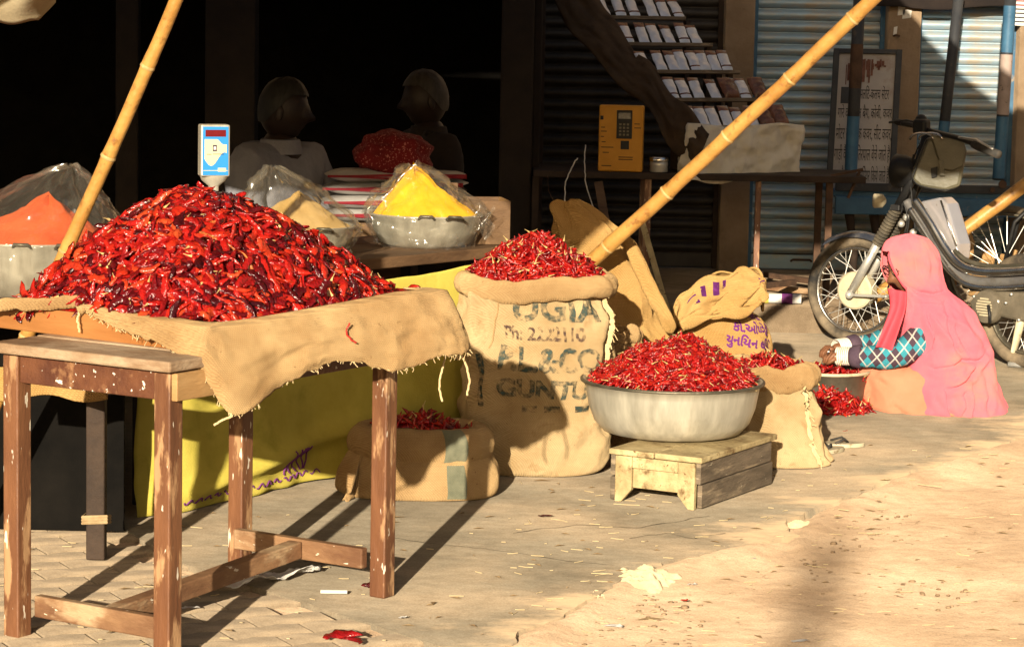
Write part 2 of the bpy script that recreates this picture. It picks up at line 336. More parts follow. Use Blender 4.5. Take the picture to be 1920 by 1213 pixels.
def ground_mat(name, base, alt, patch, sc, cracks=0., rough=.95, bump=.6, streak=None):
    m = mat(name, base, alt, sc, rough, bump=bump, bsc=26, c3=patch, sc3=sc * .6, lim3=(.44, .66), dr=1., detail=9., spec=.15)
    N = m.node_tree.nodes; L = m.node_tree.links
    b = next(n for n in N if n.type == 'BSDF_PRINCIPLED'); old = b.inputs['Base Color'].links[0].from_socket
    tc = next(n for n in N if n.type == 'TEX_COORD')
    s = N.new('ShaderNodeTexNoise'); s.inputs['Scale'].default_value = 190; s.inputs['Detail'].default_value = 3; L.new(tc.outputs['Object'], s.inputs[0])
    r = N.new('ShaderNodeValToRGB'); r.color_ramp.elements[0].position = .3; r.color_ramp.elements[1].position = .62
    r.color_ramp.elements[0].color = (.62, .58, .54, 1); r.color_ramp.elements[1].color = (1, 1, 1, 1); L.new(s.outputs[0], r.inputs[0])
    mx = N.new('ShaderNodeMix'); mx.data_type = 'RGBA'; mx.blend_type = 'MULTIPLY'; mx.inputs['Factor'].default_value = .6
    L.new(old, mx.inputs[6]); L.new(r.outputs[0], mx.inputs[7]); L.new(mx.outputs[2], b.inputs['Base Color'])
    f = N.new('ShaderNodeTexNoise'); f.inputs['Scale'].default_value = 14; f.inputs['Detail'].default_value = 8; f.inputs['Roughness'].default_value = .7
    mp2 = N.new('ShaderNodeMapping'); mp2.inputs['Scale'].default_value = (.8, 1.2, 1) if not streak else (.75, 1.25, 1); mp2.inputs['Rotation'].default_value = (0, 0, .35); L.new(tc.outputs['Object'], mp2.inputs[0]); L.new(mp2.outputs[0], f.inputs[0])
    rf = N.new('ShaderNodeValToRGB'); rf.color_ramp.elements[0].position = .36; rf.color_ramp.elements[1].position = .62
    rf.color_ramp.elements[0].color = (.58, .55, .52, 1); rf.color_ramp.elements[1].color = (1.06, 1.06, 1.06, 1); L.new(f.outputs[0], rf.inputs[0])
    m3 = N.new('ShaderNodeMix'); m3.data_type = 'RGBA'; m3.blend_type = 'MULTIPLY'; m3.inputs['Factor'].default_value = .45
    L.new(mx.outputs[2], m3.inputs[6]); L.new(rf.outputs[0], m3.inputs[7]); L.new(m3.outputs[2], b.inputs['Base Color'])
    if streak:                           # road dust spread over the slab along its broken edge
        (px_, py_), (nx_, ny_), w_, dc = streak
        sx = N.new('ShaderNodeSeparateXYZ'); gp_ = N.new('ShaderNodeNewGeometry'); L.new(gp_.outputs['Position'], sx.inputs[0])
        def mt(op, a, b_):
            q = N.new('ShaderNodeMath'); q.operation = op
            for i, v in enumerate((a, b_)):
                if isinstance(v, (int, float)): q.inputs[i].default_value = v
                else: L.new(v, q.inputs[i])
            return q.outputs[0]
        d = mt('ADD', mt('MULTIPLY', mt('SUBTRACT', sx.outputs[0], px_), nx_), mt('MULTIPLY', mt('SUBTRACT', sx.outputs[1], py_), ny_))
        n5 = N.new('ShaderNodeTexNoise'); n5.inputs['Scale'].default_value = 3.2; n5.inputs['Detail'].default_value = 9; n5.inputs['Roughness'].default_value = .7; L.new(mp2.outputs[0], n5.inputs[0])
        k = mt('ADD', d, mt('MULTIPLY', mt('SUBTRACT', n5.outputs[0], .5), 1.1)); mr = N.new('ShaderNodeMapRange'); mr.inputs[1].default_value = -w_; mr.inputs[2].default_value = .02; L.new(k, mr.inputs[0])
        m4 = N.new('ShaderNodeMix'); m4.data_type = 'RGBA'; L.new(mr.outputs[0], m4.inputs['Factor']); L.new(m3.outputs[2], m4.inputs[6]); m4.inputs[7].default_value = (*dc, 1); L.new(m4.outputs[2], b.inputs['Base Color'])
    return m
M['dirt'] = ground_mat('dirt', (.44, .315, .205), (.55, .41, .28), (.38, .265, .17), 2.2, bump=.9)
M['concrete'] = ground_mat('concrete', (.155, .130, .094), (.265, .225, .165), (.35, .272, .185), 2.0, bump=.5, streak=((lambda a, b: ((a.x, a.y), ((b - a).y / (b - a).length, -(b - a).x / (b - a).length), .17, (.42, .31, .195)))(gd(945, 1213), gd(1830, 846))))
M['paver'] = ground_mat('paver', (.22, .175, .125), (.33, .265, .19), (.42, .32, .21), 3., bump=.5)
M['plinth'] = ground_mat('plinth', (.27, .2, .13), (.38, .29, .19), (.2, .14, .09), 3., bump=.5)
# clear film round the spice bowls
def film():
    m = bpy.data.materials.new('clear_film'); m.use_nodes = True; N = m.node_tree.nodes; L = m.node_tree.links; N.clear()
    out = N.new('ShaderNodeOutputMaterial'); tr = N.new('ShaderNodeBsdfTransparent'); tr.inputs[0].default_value = (.97, .965, .94, 1)
    gl = N.new('ShaderNodeBsdfGlossy'); gl.inputs['Roughness'].default_value = .17; gl.inputs[0].default_value = (.95, .95, .93, 1)
    df = N.new('ShaderNodeBsdfDiffuse'); df.inputs[0].default_value = (.8, .76, .66, 1)
    lw = N.new('ShaderNodeLayerWeight'); lw.inputs[0].default_value = .35
    tc = N.new('ShaderNodeTexCoord'); n1 = N.new('ShaderNodeTexNoise'); n1.inputs['Scale'].default_value = 9; n1.inputs['Detail'].default_value = 1.
    n1.inputs['Distortion'].default_value = 1.5; L.new(tc.outputs['Object'], n1.inputs[0])
    bp = N.new('ShaderNodeBump'); bp.inputs['Strength'].default_value = .3; bp.inputs['Distance'].default_value = .05
    L.new(n1.outputs[0], bp.inputs['Height']); L.new(bp.outputs[0], gl.inputs['Normal']); 
    mr = N.new('ShaderNodeMapRange'); mr.inputs['To Min'].default_value = .06; mr.inputs['To Max'].default_value = .4
    L.new(lw.outputs['Facing'], mr.inputs[0])
    m1 = N.new('ShaderNodeMixShader'); L.new(mr.outputs[0], m1.inputs[0]); L.new(tr.outputs[0], m1.inputs[1]); L.new(gl.outputs[0], m1.inputs[2])
    m2 = N.new('ShaderNodeMixShader'); m2.inputs[0].default_value = .03; L.new(m1.outputs[0], m2.inputs[1]); L.new(df.outputs[0], m2.inputs[2])
    L.new(m2.outputs[0], out.inputs[0]); return m
M['film'] = film()
def ink(name, c, lo, hi, sc):            # worn stencil ink: flakes away where the weave shows
    m = bpy.data.materials.new(name); m.use_nodes = True; N = m.node_tree.nodes; L = m.node_tree.links
    b = N['Principled BSDF']; b.inputs['Base Color'].default_value = (*c, 1); b.inputs['Roughness'].default_value = .95; b.inputs['Specular IOR Level'].default_value = .05
    tc = N.new('ShaderNodeTexCoord'); n = N.new('ShaderNodeTexNoise'); n.inputs['Scale'].default_value = sc; n.inputs['Detail'].default_value = 5
    n2 = N.new('ShaderNodeTexNoise'); n2.inputs['Scale'].default_value = 9; ad = N.new('ShaderNodeMath'); ad.operation = 'MULTIPLY_ADD'; ad.inputs[1].default_value = .6
    L.new(tc.outputs['Object'], n.inputs[0]); L.new(tc.outputs['Object'], n2.inputs[0]); L.new(n2.outputs[0], ad.inputs[0]); L.new(n.outputs[0], ad.inputs[2])
    r = N.new('ShaderNodeMapRange'); r.inputs[1].default_value = lo; r.inputs[2].default_value = hi
    L.new(ad.outputs[0], r.inputs[0]); L.new(r.outputs[0], b.inputs['Alpha']); return m
M['ink_teal'] = ink('ink_teal', (.06, .085, .075), .64, 1.0, 60)
M['ink_brown'] = ink('ink_brown', (.085, .05, .05), .66, .98, 70)
M['ink_purple'] = ink('ink_purple', (.15, .03, .18), .42, .62, 70)
M['ink_faint'] = ink('ink_faint', (.12, .05, .03), .6, .85, 60)
def chilli_mat(name, cols, rough=.28):
    m = bpy.data.materials.new(name); m.use_nodes = True; N = m.node_tree.nodes; L = m.node_tree.links; b = N['Principled BSDF']
    ge = N.new('ShaderNodeNewGeometry'); oi = N.new('ShaderNodeObjectInfo'); ad = N.new('ShaderNodeMath'); ad.operation = 'ADD'
    fr = N.new('ShaderNodeMath'); fr.operation = 'FRACT'
    L.new(ge.outputs['Random Per Island'], ad.inputs[0]); L.new(oi.outputs['Random'], ad.inputs[1]); L.new(ad.outputs[0], fr.inputs[0])
    r = N.new('ShaderNodeValToRGB'); e = r.color_ramp.elements
    while len(e) < len(cols): e.new(.5)
    for k, (p, c) in enumerate(cols): e[k].position = p; e[k].color = (*c, 1)
    L.new(fr.outputs[0], r.inputs[0])
    tc = N.new('ShaderNodeTexCoord'); n = N.new('ShaderNodeTexNoise'); n.inputs['Scale'].default_value = 45; n.inputs['Detail'].default_value = 3; L.new(tc.outputs['Object'], n.inputs[0])
    r2 = N.new('ShaderNodeValToRGB'); r2.color_ramp.elements[0].position = .3; r2.color_ramp.elements[1].position = .65
    r2.color_ramp.elements[0].color = (.45, .3, .3, 1); r2.color_ramp.elements[1].color = (1.1, 1.1, 1.1, 1); L.new(n.outputs[0], r2.inputs[0])
    mx = N.new('ShaderNodeMix'); mx.data_type = 'RGBA'; mx.blend_type = 'MULTIPLY'; mx.inputs['Factor'].default_value = .8
    L.new(r.outputs[0], mx.inputs[6]); L.new(r2.outputs[0], mx.inputs[7]); L.new(mx.outputs[2], b.inputs['Base Color'])
    b.inputs['Roughness'].default_value = rough; b.inputs['Specular IOR Level'].default_value = .6
    bp = N.new('ShaderNodeBump'); bp.inputs['Strength'].default_value = .8; bp.inputs['Distance'].default_value = .006
    n2 = N.new('ShaderNodeTexNoise'); n2.inputs['Scale'].default_value = 120; L.new(tc.outputs['Object'], n2.inputs[0])
    L.new(n2.outputs[0], bp.inputs['Height']); L.new(bp.outputs[0], b.inputs['Normal']); return m
M['chilli_big'] = chilli_mat('chilli_big', [(0, (.045, .003, .005)), (.2, (.11, .004, .007)), (.34, (.31, .008, .008)), (.66, (.44, .013, .009)), (.9, (.54, .032, .012)), (.985, (.56, .07, .02)), (1., (.6, .26, .07))], .2)
M['chilli_thin'] = chilli_mat('chilli_thin', [(0, (.13, .003, .005)), (.25, (.31, .007, .008)), (.7, (.43, .011, .009)), (1., (.52, .03, .012))], .26)
M['chilli_stem'] = mat('chilli_stem', (.52, .36, .13), (.62, .46, .2), 30, .7)
M['seed'] = mat('seed', (.70, .50, .18), (.78, .6, .26), 30, .5)
# ------------------------------------------------------------------ ground, paving, plinth
def spread(t, c, half, near=1.2):
    return c + (near * 3 * t + (half - near * 3) * (abs(t) ** 4) * (1 if t > 0 else -1))
g = MB()
def gfn(u, v):
    x, y = spread(u * 2 - 1, .6, 70), spread(v * 2 - 1, 9., 80, 1.6)
    near = max(0, 1 - abs(y - 8) / 12); d = (float(np.interp(x, EX, EY)) - y) * .85 if y < 13.5 else -9
    lap = .0185 * math.exp(-(((d - .05) if d > .05 else (d - .05) * 1.6) / .16) ** 2)    # dust drifted over the broken edge
    far = .012 * smooth((d - .2) / .5)
    return (x, y, -.020 + lap + far * .5 + near * (.007 * fbm(x * 1.3, y * 1.3, 3, 3) + .007 * fbm(x * 6, y * 4, 1, 3) + .0055 * fbm(x * 17, y * 13, 1, 2)))
edge = [(930, 1300), (945, 1213), (1000, 1178), (1085, 1140), (1128, 1104), (1175, 1078), (1290, 1045), (1405, 1018), (1488, 1003), (1466, 972), (1560, 945), (1640, 912), (1720, 880), (1830, 846), (1960, 806), (2150, 760), (2400, 720)]
_e = sorted([(gd(*p).x, gd(*p).y) for p in edge]); EX = [-9] + [p[0] for p in _e] + [9]; EY = [5.5] + [p[1] for p in _e] + [13.]
g.grid(gfn, 300, 300)
tag(g.build('ground', M['dirt'], smooth=True), kind='structure')
edge = [(930, 1300), (945, 1213), (1000, 1178), (1085, 1140), (1128, 1104), (1175, 1078), (1290, 1045), (1405, 1018), (1488, 1003), (1466, 972), (1560, 945), (1640, 912), (1720, 880), (1830, 846), (1960, 806), (2150, 760), (2400, 720)]
lo = [(845, 1300), (830, 1213), (640, 1152), (480, 1100), (330, 1052), (232, 990), (100, 962), (-120, 950)]
def jag(pts, amp, seed, step=.035):
    P = [gd(*p) for p in pts]; o = []
    for a, b in zip(P, P[1:]):
        n = max(1, int((b - a).length / step)); nn = V((-(b - a).y, (b - a).x, 0)).normalized()
        for k in range(n):
            q = a.lerp(b, k / n); o.append(q + nn * amp * fbm(q.x * 9 + seed, q.y * 9, seed, 3))
    return o + [P[-1]]
ring_pts = jag(lo[::-1], .008, 2) + jag(edge, .035, 5) + [V((9, 14, 0)), V((-9, 14, 0)), V((-9, 8.9, 0))]
s = MB(); n = len(ring_pts)
top = [(p.x, p.y, 0.) for p in ring_pts]; bot = [(p.x + (.012 if i < n - 3 else 0), p.y - .012, -.06) for i, p in enumerate(ring_pts)]
s.add(top + bot, [tuple(range(n))] + [(i, i + n, (i + 1) % n + n, (i + 1) % n) for i in range(n)])
slab = tag(s.build('pavement', M['concrete']), kind='structure')
for k, cr_pts in enumerate((((735, 1010), (830, 1022), (930, 1032), (1060, 1052), (1150, 1060)), ((960, 1000), (1080, 985), (1200, 990), (1330, 968)), ((1180, 1010), (1250, 1000), (1300, 1010), (1360, 1000)))):
    cb = MB(); P = jag(cr_pts, .02, 11 + k, .02); w_ = .0022
    for a, b in zip(P, P[1:]):
        nn = V((-(b - a).y, (b - a).x, 0)).normalized() * w_ * (.4 + abs(nz(a.x * 9, a.y * 9, k)) * 1.6); cb.add([a - nn + V((0, 0, .002)), b - nn + V((0, 0, .002)), b + nn + V((0, 0, .002)), a + nn + V((0, 0, .002))], [(0, 1, 2, 3)])
    W['pavement'] = V(slab.location); cb.build('crack', M['wood_dark'], slab)
# zigzag interlocking pavers in the near left corner
pav = tag(MB().obox((-2.6, 6.0, -.032), (2.6, 0, 0), (0, 2.8, 0), (0, 0, .014)).build('paving_bed', M['dirt']), kind='structure')
PL, PW = .225, .112
def paver_mesh():
    m = MB(); xs = [-.5, -.25, 0, .25, .5]; zz = [0, .16, 0, .16, 0]; g_ = .004
    up = [(x * (PL - g_), (PW - g_) / 2 + (z - .08) * PW) for x, z in zip(xs, zz)]; dn = [(x * (PL - g_), -(PW - g_) / 2 + (z - .08) * PW) for x, z in zip(xs, zz)]
    o = up[::-1] + dn; k = len(o)
    inn = [(x * .965, y * .93) for x, y in o]
    m.add([(x, y, -.02) for x, y in o] + [(x, y, -.003) for x, y in o] + [(x, y, 0) for x, y in inn],
          [(i, (i + 1) % k, (i + 1) % k + k, i + k) for i in range(k)] + [(i + k, (i + 1) % k + k, (i + 1) % k + 2 * k, i + 2 * k) for i in range(k)] + [tuple(range(2 * k, 3 * k))])
    me = bpy.data.meshes.new('paver'); me.from_pydata(m.v, [], m.f); me.materials.append(M['paver']); return me
pm_ = paver_mesh()
ang = R(28); ca, sa = math.cos(ang), math.sin(ang)
line = [gd(*p) for p in lo]
def on_slab(x, y):                       # beyond the slab's near edge
    for a, b in zip(line, line[1:]):
        lo_x, hi_x = min(a.x, b.x), max(a.x, b.x)
        if lo_x <= x <= hi_x:
            t = (x - a.x) / (b.x - a.x + 1e-9); return y > a.y + (b.y - a.y) * t - .045
    return True
for i in range(-16, 16):
    for j in range(-22, 22):
        lx, ly = i * PL + (PL / 2 if j % 2 else 0), j * PW; x, y = -1.0 + lx * ca - ly * sa, 7.4 + lx * sa + ly * ca
        if x < -2.3 or y < 6.4 or y > 8.75 or on_slab(x, y): continue
        rr = random.Random(i * 77 + j)
        m4 = Matrix.Translation((x, y, -.004 + rr.uniform(-.0015, .0015))) @ rotz(ang + rr.uniform(-.012, .012)) @ Matrix.Rotation(rr.uniform(-.006, .006), 4, 'X')
        inst(pm_, 'paver', m4, pav)
# raised shop plinth behind
pl = MB()
pl.obox((-9, 13.72, -.05), (18, 0, 0), (0, 3.4, 0), (0, 0, .19))
tag(pl.build('plinth', M['plinth'], bevel=.02), kind='structure')

# ------------------------------------------------------------------ the row of shops
FY = 15.4
shop = thing('shop_building', 'row of shops with brown plaster pillars and dark open shop on the left', 'building', (0, FY, .14))
def bx(name, x0, x1, y0, y1, z0, z1, m, bev=.01):
    return MB().obox((x0, y0, z0), (x1 - x0, 0, 0), (0, y1 - y0, 0), (0, 0, z1 - z0)).build(name, M[m], shop, bevel=bev)
for x0, x1, m in ((2.125, 2.315, 'plaster'), (1.19, 1.36, 'plaster'), (2.885, 4.2, 'plaster')): bx('pillar', x0, x1, FY, FY + .35, .13, 2.4, m)
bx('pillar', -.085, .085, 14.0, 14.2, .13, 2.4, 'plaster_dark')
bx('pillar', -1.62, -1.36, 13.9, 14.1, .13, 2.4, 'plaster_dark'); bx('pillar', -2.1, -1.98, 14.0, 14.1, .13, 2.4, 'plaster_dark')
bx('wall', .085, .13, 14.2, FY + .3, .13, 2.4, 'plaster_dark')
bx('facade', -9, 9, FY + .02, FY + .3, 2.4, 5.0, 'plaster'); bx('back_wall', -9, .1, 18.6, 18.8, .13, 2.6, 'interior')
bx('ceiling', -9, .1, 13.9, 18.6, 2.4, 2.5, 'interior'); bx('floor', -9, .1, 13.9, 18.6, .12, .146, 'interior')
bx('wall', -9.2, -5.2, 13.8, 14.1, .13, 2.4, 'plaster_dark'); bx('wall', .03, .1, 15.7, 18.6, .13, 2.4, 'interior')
bx('wall', 4.2, 9, FY, FY + .3, .13, 2.4, 'plaster')
# scraps of bills left on the pillar, hook
for (px, py, w, h) in ((1690, 15, .04, .09), (1700, 28, .05, .05), (1678, 60, .02, .05), (1683, 182, .012, .05)):
    c = at(px, py, FY - .004); MB().obox(c - V((w / 2, 0, h / 2)), (w, 0, .006), (0, .003, 0), (.004, 0, h)).build('paper_scrap', M['paper'], shop)
c = at(1680, 68, FY - .01); MB().tube([c + V((-.012, .01, 0)), c + V((.0, -.015, .006)), c + V((.02, -.02, 0))], .006, 6).build('hook', M['rust'], shop)

def slat_mesh(w, pitch, m):
    b = MB(); pr = []
    for k in range(7):
        t = k / 6; pr.append((-.022 * math.sin(math.pi * t) ** .8, pitch * (.03 + .80 * t)))
    pr += [(.006, pitch * .85), (.010, pitch * .93), (.006, pitch * .995)]
    vv = []; 
    for x in (0, w):
        vv += [(x, y, z) for y, z in pr]
    k = len(pr); b.add(vv, [(i, i + k, i + k + 1, i + 1) for i in range(k - 1)])
    me = bpy.data.meshes.new('slat'); me.from_pydata(b.v, [], b.f); me.materials.append(m); me.polygons.foreach_set('use_smooth', [True] * len(b.f)); return me
def shutter(x0, x1, y, label, m, pitch, rail, z0=.15, z1=2.4, lock=False):
    t = thing('roller_shutter', label, 'shutter', ((x0 + x1) / 2, y, z0))
    MB().obox((x0 + .01, y + .02, z0), (x1 - x0 - .02, 0, 0), (0, .01, 0), (0, 0, z1 - z0)).build('light_stop', M['wood_dark'], t)  # unseen panel added to stop daylight leaking between the slats
    sm = slat_mesh(x1 - x0 - .02, pitch, M[m]); z = z0 + .09; k = 0
    MB().obox((x0 + .01, y - .012, z0), (x1 - x0 - .02, 0, 0), (0, .02, 0), (0, 0, .085)).build('bottom_bar', M[m], t, bevel=.006)
    while z < z1:
        inst(sm, 'slat', Matrix.Translation((x0 + .01, y + random.uniform(-.002, .002), z)) @ Matrix.Rotation(random.uniform(-.001, .001), 4, 'Y'), t); z += pitch
    for xx in (x0 - .012, x1 - .02):
        MB().obox((xx, y - .045, z0), (.032, 0, 0), (0, .09, 0), (0, 0, z1 - z0)).build('guide_rail', M[rail], t, bevel=.004)
    if lock:
        c = V((lerp(x0, x1, .42), y - .03, z0 + .05)); MB().tube([c + V((-.06, 0, 0)), c + V((-.05, -.02, .01)), c + V((.05, -.02, .01)), c + V((.06, 0, 0))], .007, 6).build('handle', M['rust'], t)
    return t
shutter(1.37, 2.12, 15.58, 'blue shop shutter in full shade behind the signboard', 'shutter_blue', .068, 'blue_paint', lock=True)
shutter(2.32, 2.88, 15.58, 'blue shop shutter at the right with a bright sunlit upper corner', 'shutter_blue', .066, 'blue_paint')
shutter(.14, 1.18, 15.58, 'dark brown shop shutter behind the sachet rack', 'shutter_dark', .068, 'wood_dark')
# poster on the right hand wall
ps = thing('wall_poster', 'pale printed bill pasted high on the wall at the right edge', 'poster', at(1908, 24, FY - .006))
a, b_, c_ = at(1894, 48, FY - .006), at(1940, 50, FY - .006), at(1896, -12, FY - .006)
MB().obox(a, b_ - a, (0, .004, 0), c_ - a).build('sheet', M['paper'], ps)
for k in range(6):
    q = a.lerp(c_, .1 + k * .13) + V((.012, -.002, 0)); MB().obox(q, (b_ - a) * (.8 - .12 * (k % 3)), (0, .001, 0), (0, 0, .008)).build('print_line', M['packet_red' if k > 3 else 'sign_ink'], ps)

# ------------------------------------------------------------------ awning over the stalls (out of frame, shades the shops)
SLP, SLX = math.tan(SUN_EL), math.tan(SUN_AZ)
LOW = [(-6, 1.86), (-2.2, 1.84), (-1.5, 1.86), (-.62, 1.82), (-.45, 1.62), (-.32, 1.56), (-.2, 1.72), (-.1, 2.3), (.3, 2.31), (.95, 2.44), (1.05, 2.40), (1.6, 2.46), (4.5, 2.5)]
HIGH = [(-6, 4.3), (.6, 4.1), (.9, 3.78), (1.15, 3.54), (1.43, 3.33), (1.7, 3.28), (4.5, 3.2)]
def pl_(L, x):
    for a, b in zip(L, L[1:]):
        if a[0] <= x <= b[0]: return lerp(a[1], b[1], (x - a[0]) / (b[0] - a[0]))
def aw(u, v):
    x = lerp(-6, 4.5, u); uu = lerp(pl_(LOW, x), pl_(HIGH, x), v); Y = 6.5 + (uu - 1.8) * 2.5
    return V((x + SLX * (Y - 7), Y, uu - SLP * (Y - 7) + .02 * math.sin(x * 5) * math.sin(v * math.pi)))
tag(MB().grid(aw, 210, 10).build('awning', M['tarp'], smooth=True), 'wide canvas awning stretched on bamboo over the market stalls', 'awning')
# loose corner of the canvas hanging into view at the top left
def flap(u, v):
    px = lerp(-60, 104, u); y0 = 42 if px < 72 else lerp(42, 2, (px - 72) / 32.)
    py = lerp(-50, y0 + 4 * math.sin(px * .07), v); return at(px, py, 7.9 + .06 * math.sin(u * 7) - .12 * (1 - v) + .03 * math.sin(v * 5 + u * 4))
fl = tag(MB().grid(flap, 40, 14).build('canvas_flap', M['tarp'], smooth=True, solid=.004), 'cream canvas corner hanging in the top left', 'canvas')
# ------------------------------------------------------------------ chilli pods
def pod(seed, L=.075, w=.011, flat=.5, bend=.7, nr=8, ns=6, stem=True, crinkle=.3):
    rr = random.Random(seed); v = []; f = []; m = []
    ph, tw = rr.uniform(0, 6), rr.uniform(-1.5, 1.5); x = y = 0.; a = -bend / 2 * rr.choice((-1, 1)) ; da = -2 * a / nr
    pts = []
    for i in range(nr + 1):
        pts.append((x, y)); x += L / nr * math.cos(a); y += L / nr * math.sin(a); a += da
    mx, my = sum(p[0] for p in pts) / len(pts), sum(p[1] for p in pts) / len(pts)
    for i in range(nr + 1):
        t = i / nr; wd = w * (min(1, (t / .16)) ** .6 if t < .16 else (1 - ((t - .16) / .84) ** 2.2) ** .8) + .0008
        wd *= 1 + crinkle * .6 * nz(t * 5, seed)
        for k in range(ns):
            q = 2 * math.pi * k / ns; cw = 1 + crinkle * nz(t * 6 + 9, k * 1.7, seed)
            c, s_ = math.cos(q) * wd * cw, math.sin(q) * wd * flat * cw
            th = tw * t; c2, s2 = c * math.cos(th) - s_ * math.sin(th), c * math.sin(th) + s_ * math.cos(th)
            v.append((pts[i][0] - mx, pts[i][1] - my + c2, s2 + .5 * w * flat * nz(t * 3, seed, 2)))
    for i in range(nr):
        for k in range(ns): f.append((i * ns + k, i * ns + (k + 1) % ns, (i + 1) * ns + (k + 1) % ns, (i + 1) * ns + k)); m.append(0)
    f.append(tuple(range(ns))[::-1]); m.append(1 if stem else 0); f.append(tuple(nr * ns + k for k in range(ns))); m.append(0)
    if stem:                             # dry calyx and stalk
        o = len(v); x0, y0 = pts[0][0] - mx, pts[0][1] - my
        for i, (dx, r) in enumerate(((.001, min(.0045, w * .55)), (-.006, min(.003, w * .35)), (-.012, .0012), (-.022, .0010))):
            for k in range(4): q = 2 * math.pi * k / 4; v.append((x0 + dx, y0 + r * math.cos(q) + .12 * (dx * dx) * 60, r * math.sin(q)))
        for i in range(3):
            for k in range(4): f.append((o + i * 4 + k, o + (i + 1) * 4 + k, o + (i + 1) * 4 + (k + 1) % 4, o + i * 4 + (k + 1) % 4)); m.append(1)
    return np.array(v), f, m
def pods_to_mesh(name, variants, mats, xf, extra=None):
    vs, loops, starts, tot, mi = [], [], [], [], []; off = 0
    for k, m4 in xf:
        v, f, m = variants[k]; a = np.array(m4); vs.append(v @ a[:3, :3].T + a[:3, 3])
        for q in f: loops.extend(i + off for i in q); tot.append(len(q))
        mi += m; off += len(v)
    if extra:
        v, f, m = extra; vs.append(np.array(v))
        for q in f: loops.extend(i + off for i in q); tot.append(len(q))
        mi += [m] * len(f); off += len(v)
    vs = np.concatenate(vs); me = bpy.data.meshes.new(name); lo_ = V((vs[:, 0].mean(), vs[:, 1].mean(), vs[:, 2].min())); vs = vs - np.array(lo_)
    me.vertices.add(len(vs)); me.vertices.foreach_set('co', vs.ravel()); me.loops.add(len(loops)); me.loops.foreach_set('vertex_index', loops)
    me.polygons.add(len(tot)); st = np.concatenate([[0], np.cumsum(tot)[:-1]]); me.polygons.foreach_set('loop_start', st.astype(int)); me.polygons.foreach_set('loop_total', tot)
    me.polygons.foreach_set('material_index', mi); me.polygons.foreach_set('use_smooth', [True] * len(tot)); me.update(calc_edges=True); me.validate()
    for m in mats: me.materials.append(m)
    o = bpy.data.objects.new(name, me); col.objects.link(o); o.location = lo_; return o
def lay(p, nrm, rr, tilt=.35, lift=.0):
    nrm = nrm.normalized(); q = nrm.to_track_quat('Z', 'Y').to_matrix().to_4x4()
    return Matrix.Translation(p + nrm * lift) @ q @ rotz(rr.uniform(0, 6.283)) @ Matrix.Rotation(rr.gauss(0, tilt), 4, 'Y') @ Matrix.Rotation(rr.gauss(0, tilt * 1.3), 4, 'X')
def surf_n(fn, u, v, e=.01):
    a = fn(u + e, v) - fn(u - e, v); b = fn(u, v + e) - fn(u, v - e); n = a.cross(b)
    return n if n.z > 0 else -n
BIG = [pod(k, L=random.uniform(.07, .135), w=random.uniform(.008, .0165), flat=random.uniform(.28, .55), bend=random.uniform(.3, 2.2), nr=12, ns=7, stem=(k % 9 == 3), crinkle=.8) for k in range(18)]
THIN = [pod(50 + k, L=random.uniform(.055, .085), w=random.uniform(.0042, .0066), flat=.65, bend=random.uniform(.2, 1.2), nr=6, ns=5, stem=(k % 5 == 0), crinkle=.35) for k in range(10)]
MED = [pod(80 + k, L=random.uniform(.05, .08), w=random.uniform(.006, .010), flat=.55, bend=random.uniform(.3, 1.5), nr=7, ns=5, stem=(k % 6 == 0), crinkle=.7) for k in range(10)]

# ------------------------------------------------------------------ paint-chipped table
TA = V((-.846, 6.553, 0)); th = 1.006; ta = V((math.cos(th), math.sin(th), 0)); tb = V((-math.sin(th), math.cos(th), 0))
TL, TW_, TH = .99, .56, .668
tbl = thing('wooden_table', 'paint-chipped brown wooden table carrying the big tray of chillies', 'table', TA + ta * TL / 2 + tb * TW_ / 2)
up = V((0, 0, 1)); LG = .052
for i, (s_, t_) in enumerate(((0, 0), (1, 0), (0, 1), (1, 1))):
    o = TA + ta * (s_ * (TL - LG)) + tb * (t_ * (TW_ - LG)); z0 = -.012 if s_ == 0 else 0
    if i == 2: o = o - tb * .0; 
    MB().obox(o + up * z0, ta * LG, tb * LG, up * (TH + .07 - z0)).build('leg', M['wood_paint'], tbl, bevel=.004)
for o, d, w in ((TA + ta * LG + tb * .008, ta * (TL - 2 * LG), tb * .028), (TA + ta * LG + tb * (TW_ - .036), ta * (TL - 2 * LG), tb * .028),
                (TA + tb * LG + ta * .008, tb * (TW_ - 2 * LG), ta * .028), (TA + tb * LG + ta * (TL - .036), tb * (TW_ - 2 * LG), ta * .028)):
    MB().obox(o + up * TH, d, w, up * .075).build('apron', M['wood_paint_h'], tbl, bevel=.003)
# bare end block and the boards of the top
MB().obox(TA + up * (TH + .002) + ta * .003 - tb * .020, ta * (TL * .45), tb * .0185, up * .07).build('side_batten', M['wood_raw'], tbl, bevel=.003)
for k in range(6):
    w = (TL + .05) / 6; MB().obox(TA - tb * .022 - ta * .03 + ta * (k * w + .002) + up * (TH + .0765 + random.uniform(0, .002)), tb * (TW_ + .04), ta * (w - .004), up * .028).build('top_board', M['wood_top'], tbl, bevel=.006)
ZT = TH + .105
for e in (.06, TL - .06 - .03):
    MB().obox(TA + ta * e + tb * LG + up * (.04 if e < .5 else .085), tb * (TW_ - 2 * LG), ta * .028, up * .058).build('stretcher', M['wood_rail'], tbl, bevel=.004)
a_ = TA + ta * .092 + tb * (TW_ * .5); b_ = TA + ta * (TL - .093) + tb * (TW_ * .5)
MB().bar(a_ + up * .067, b_ + up * .114, .045, .05).build('stretcher', M['wood_rail'], tbl, bevel=.004)

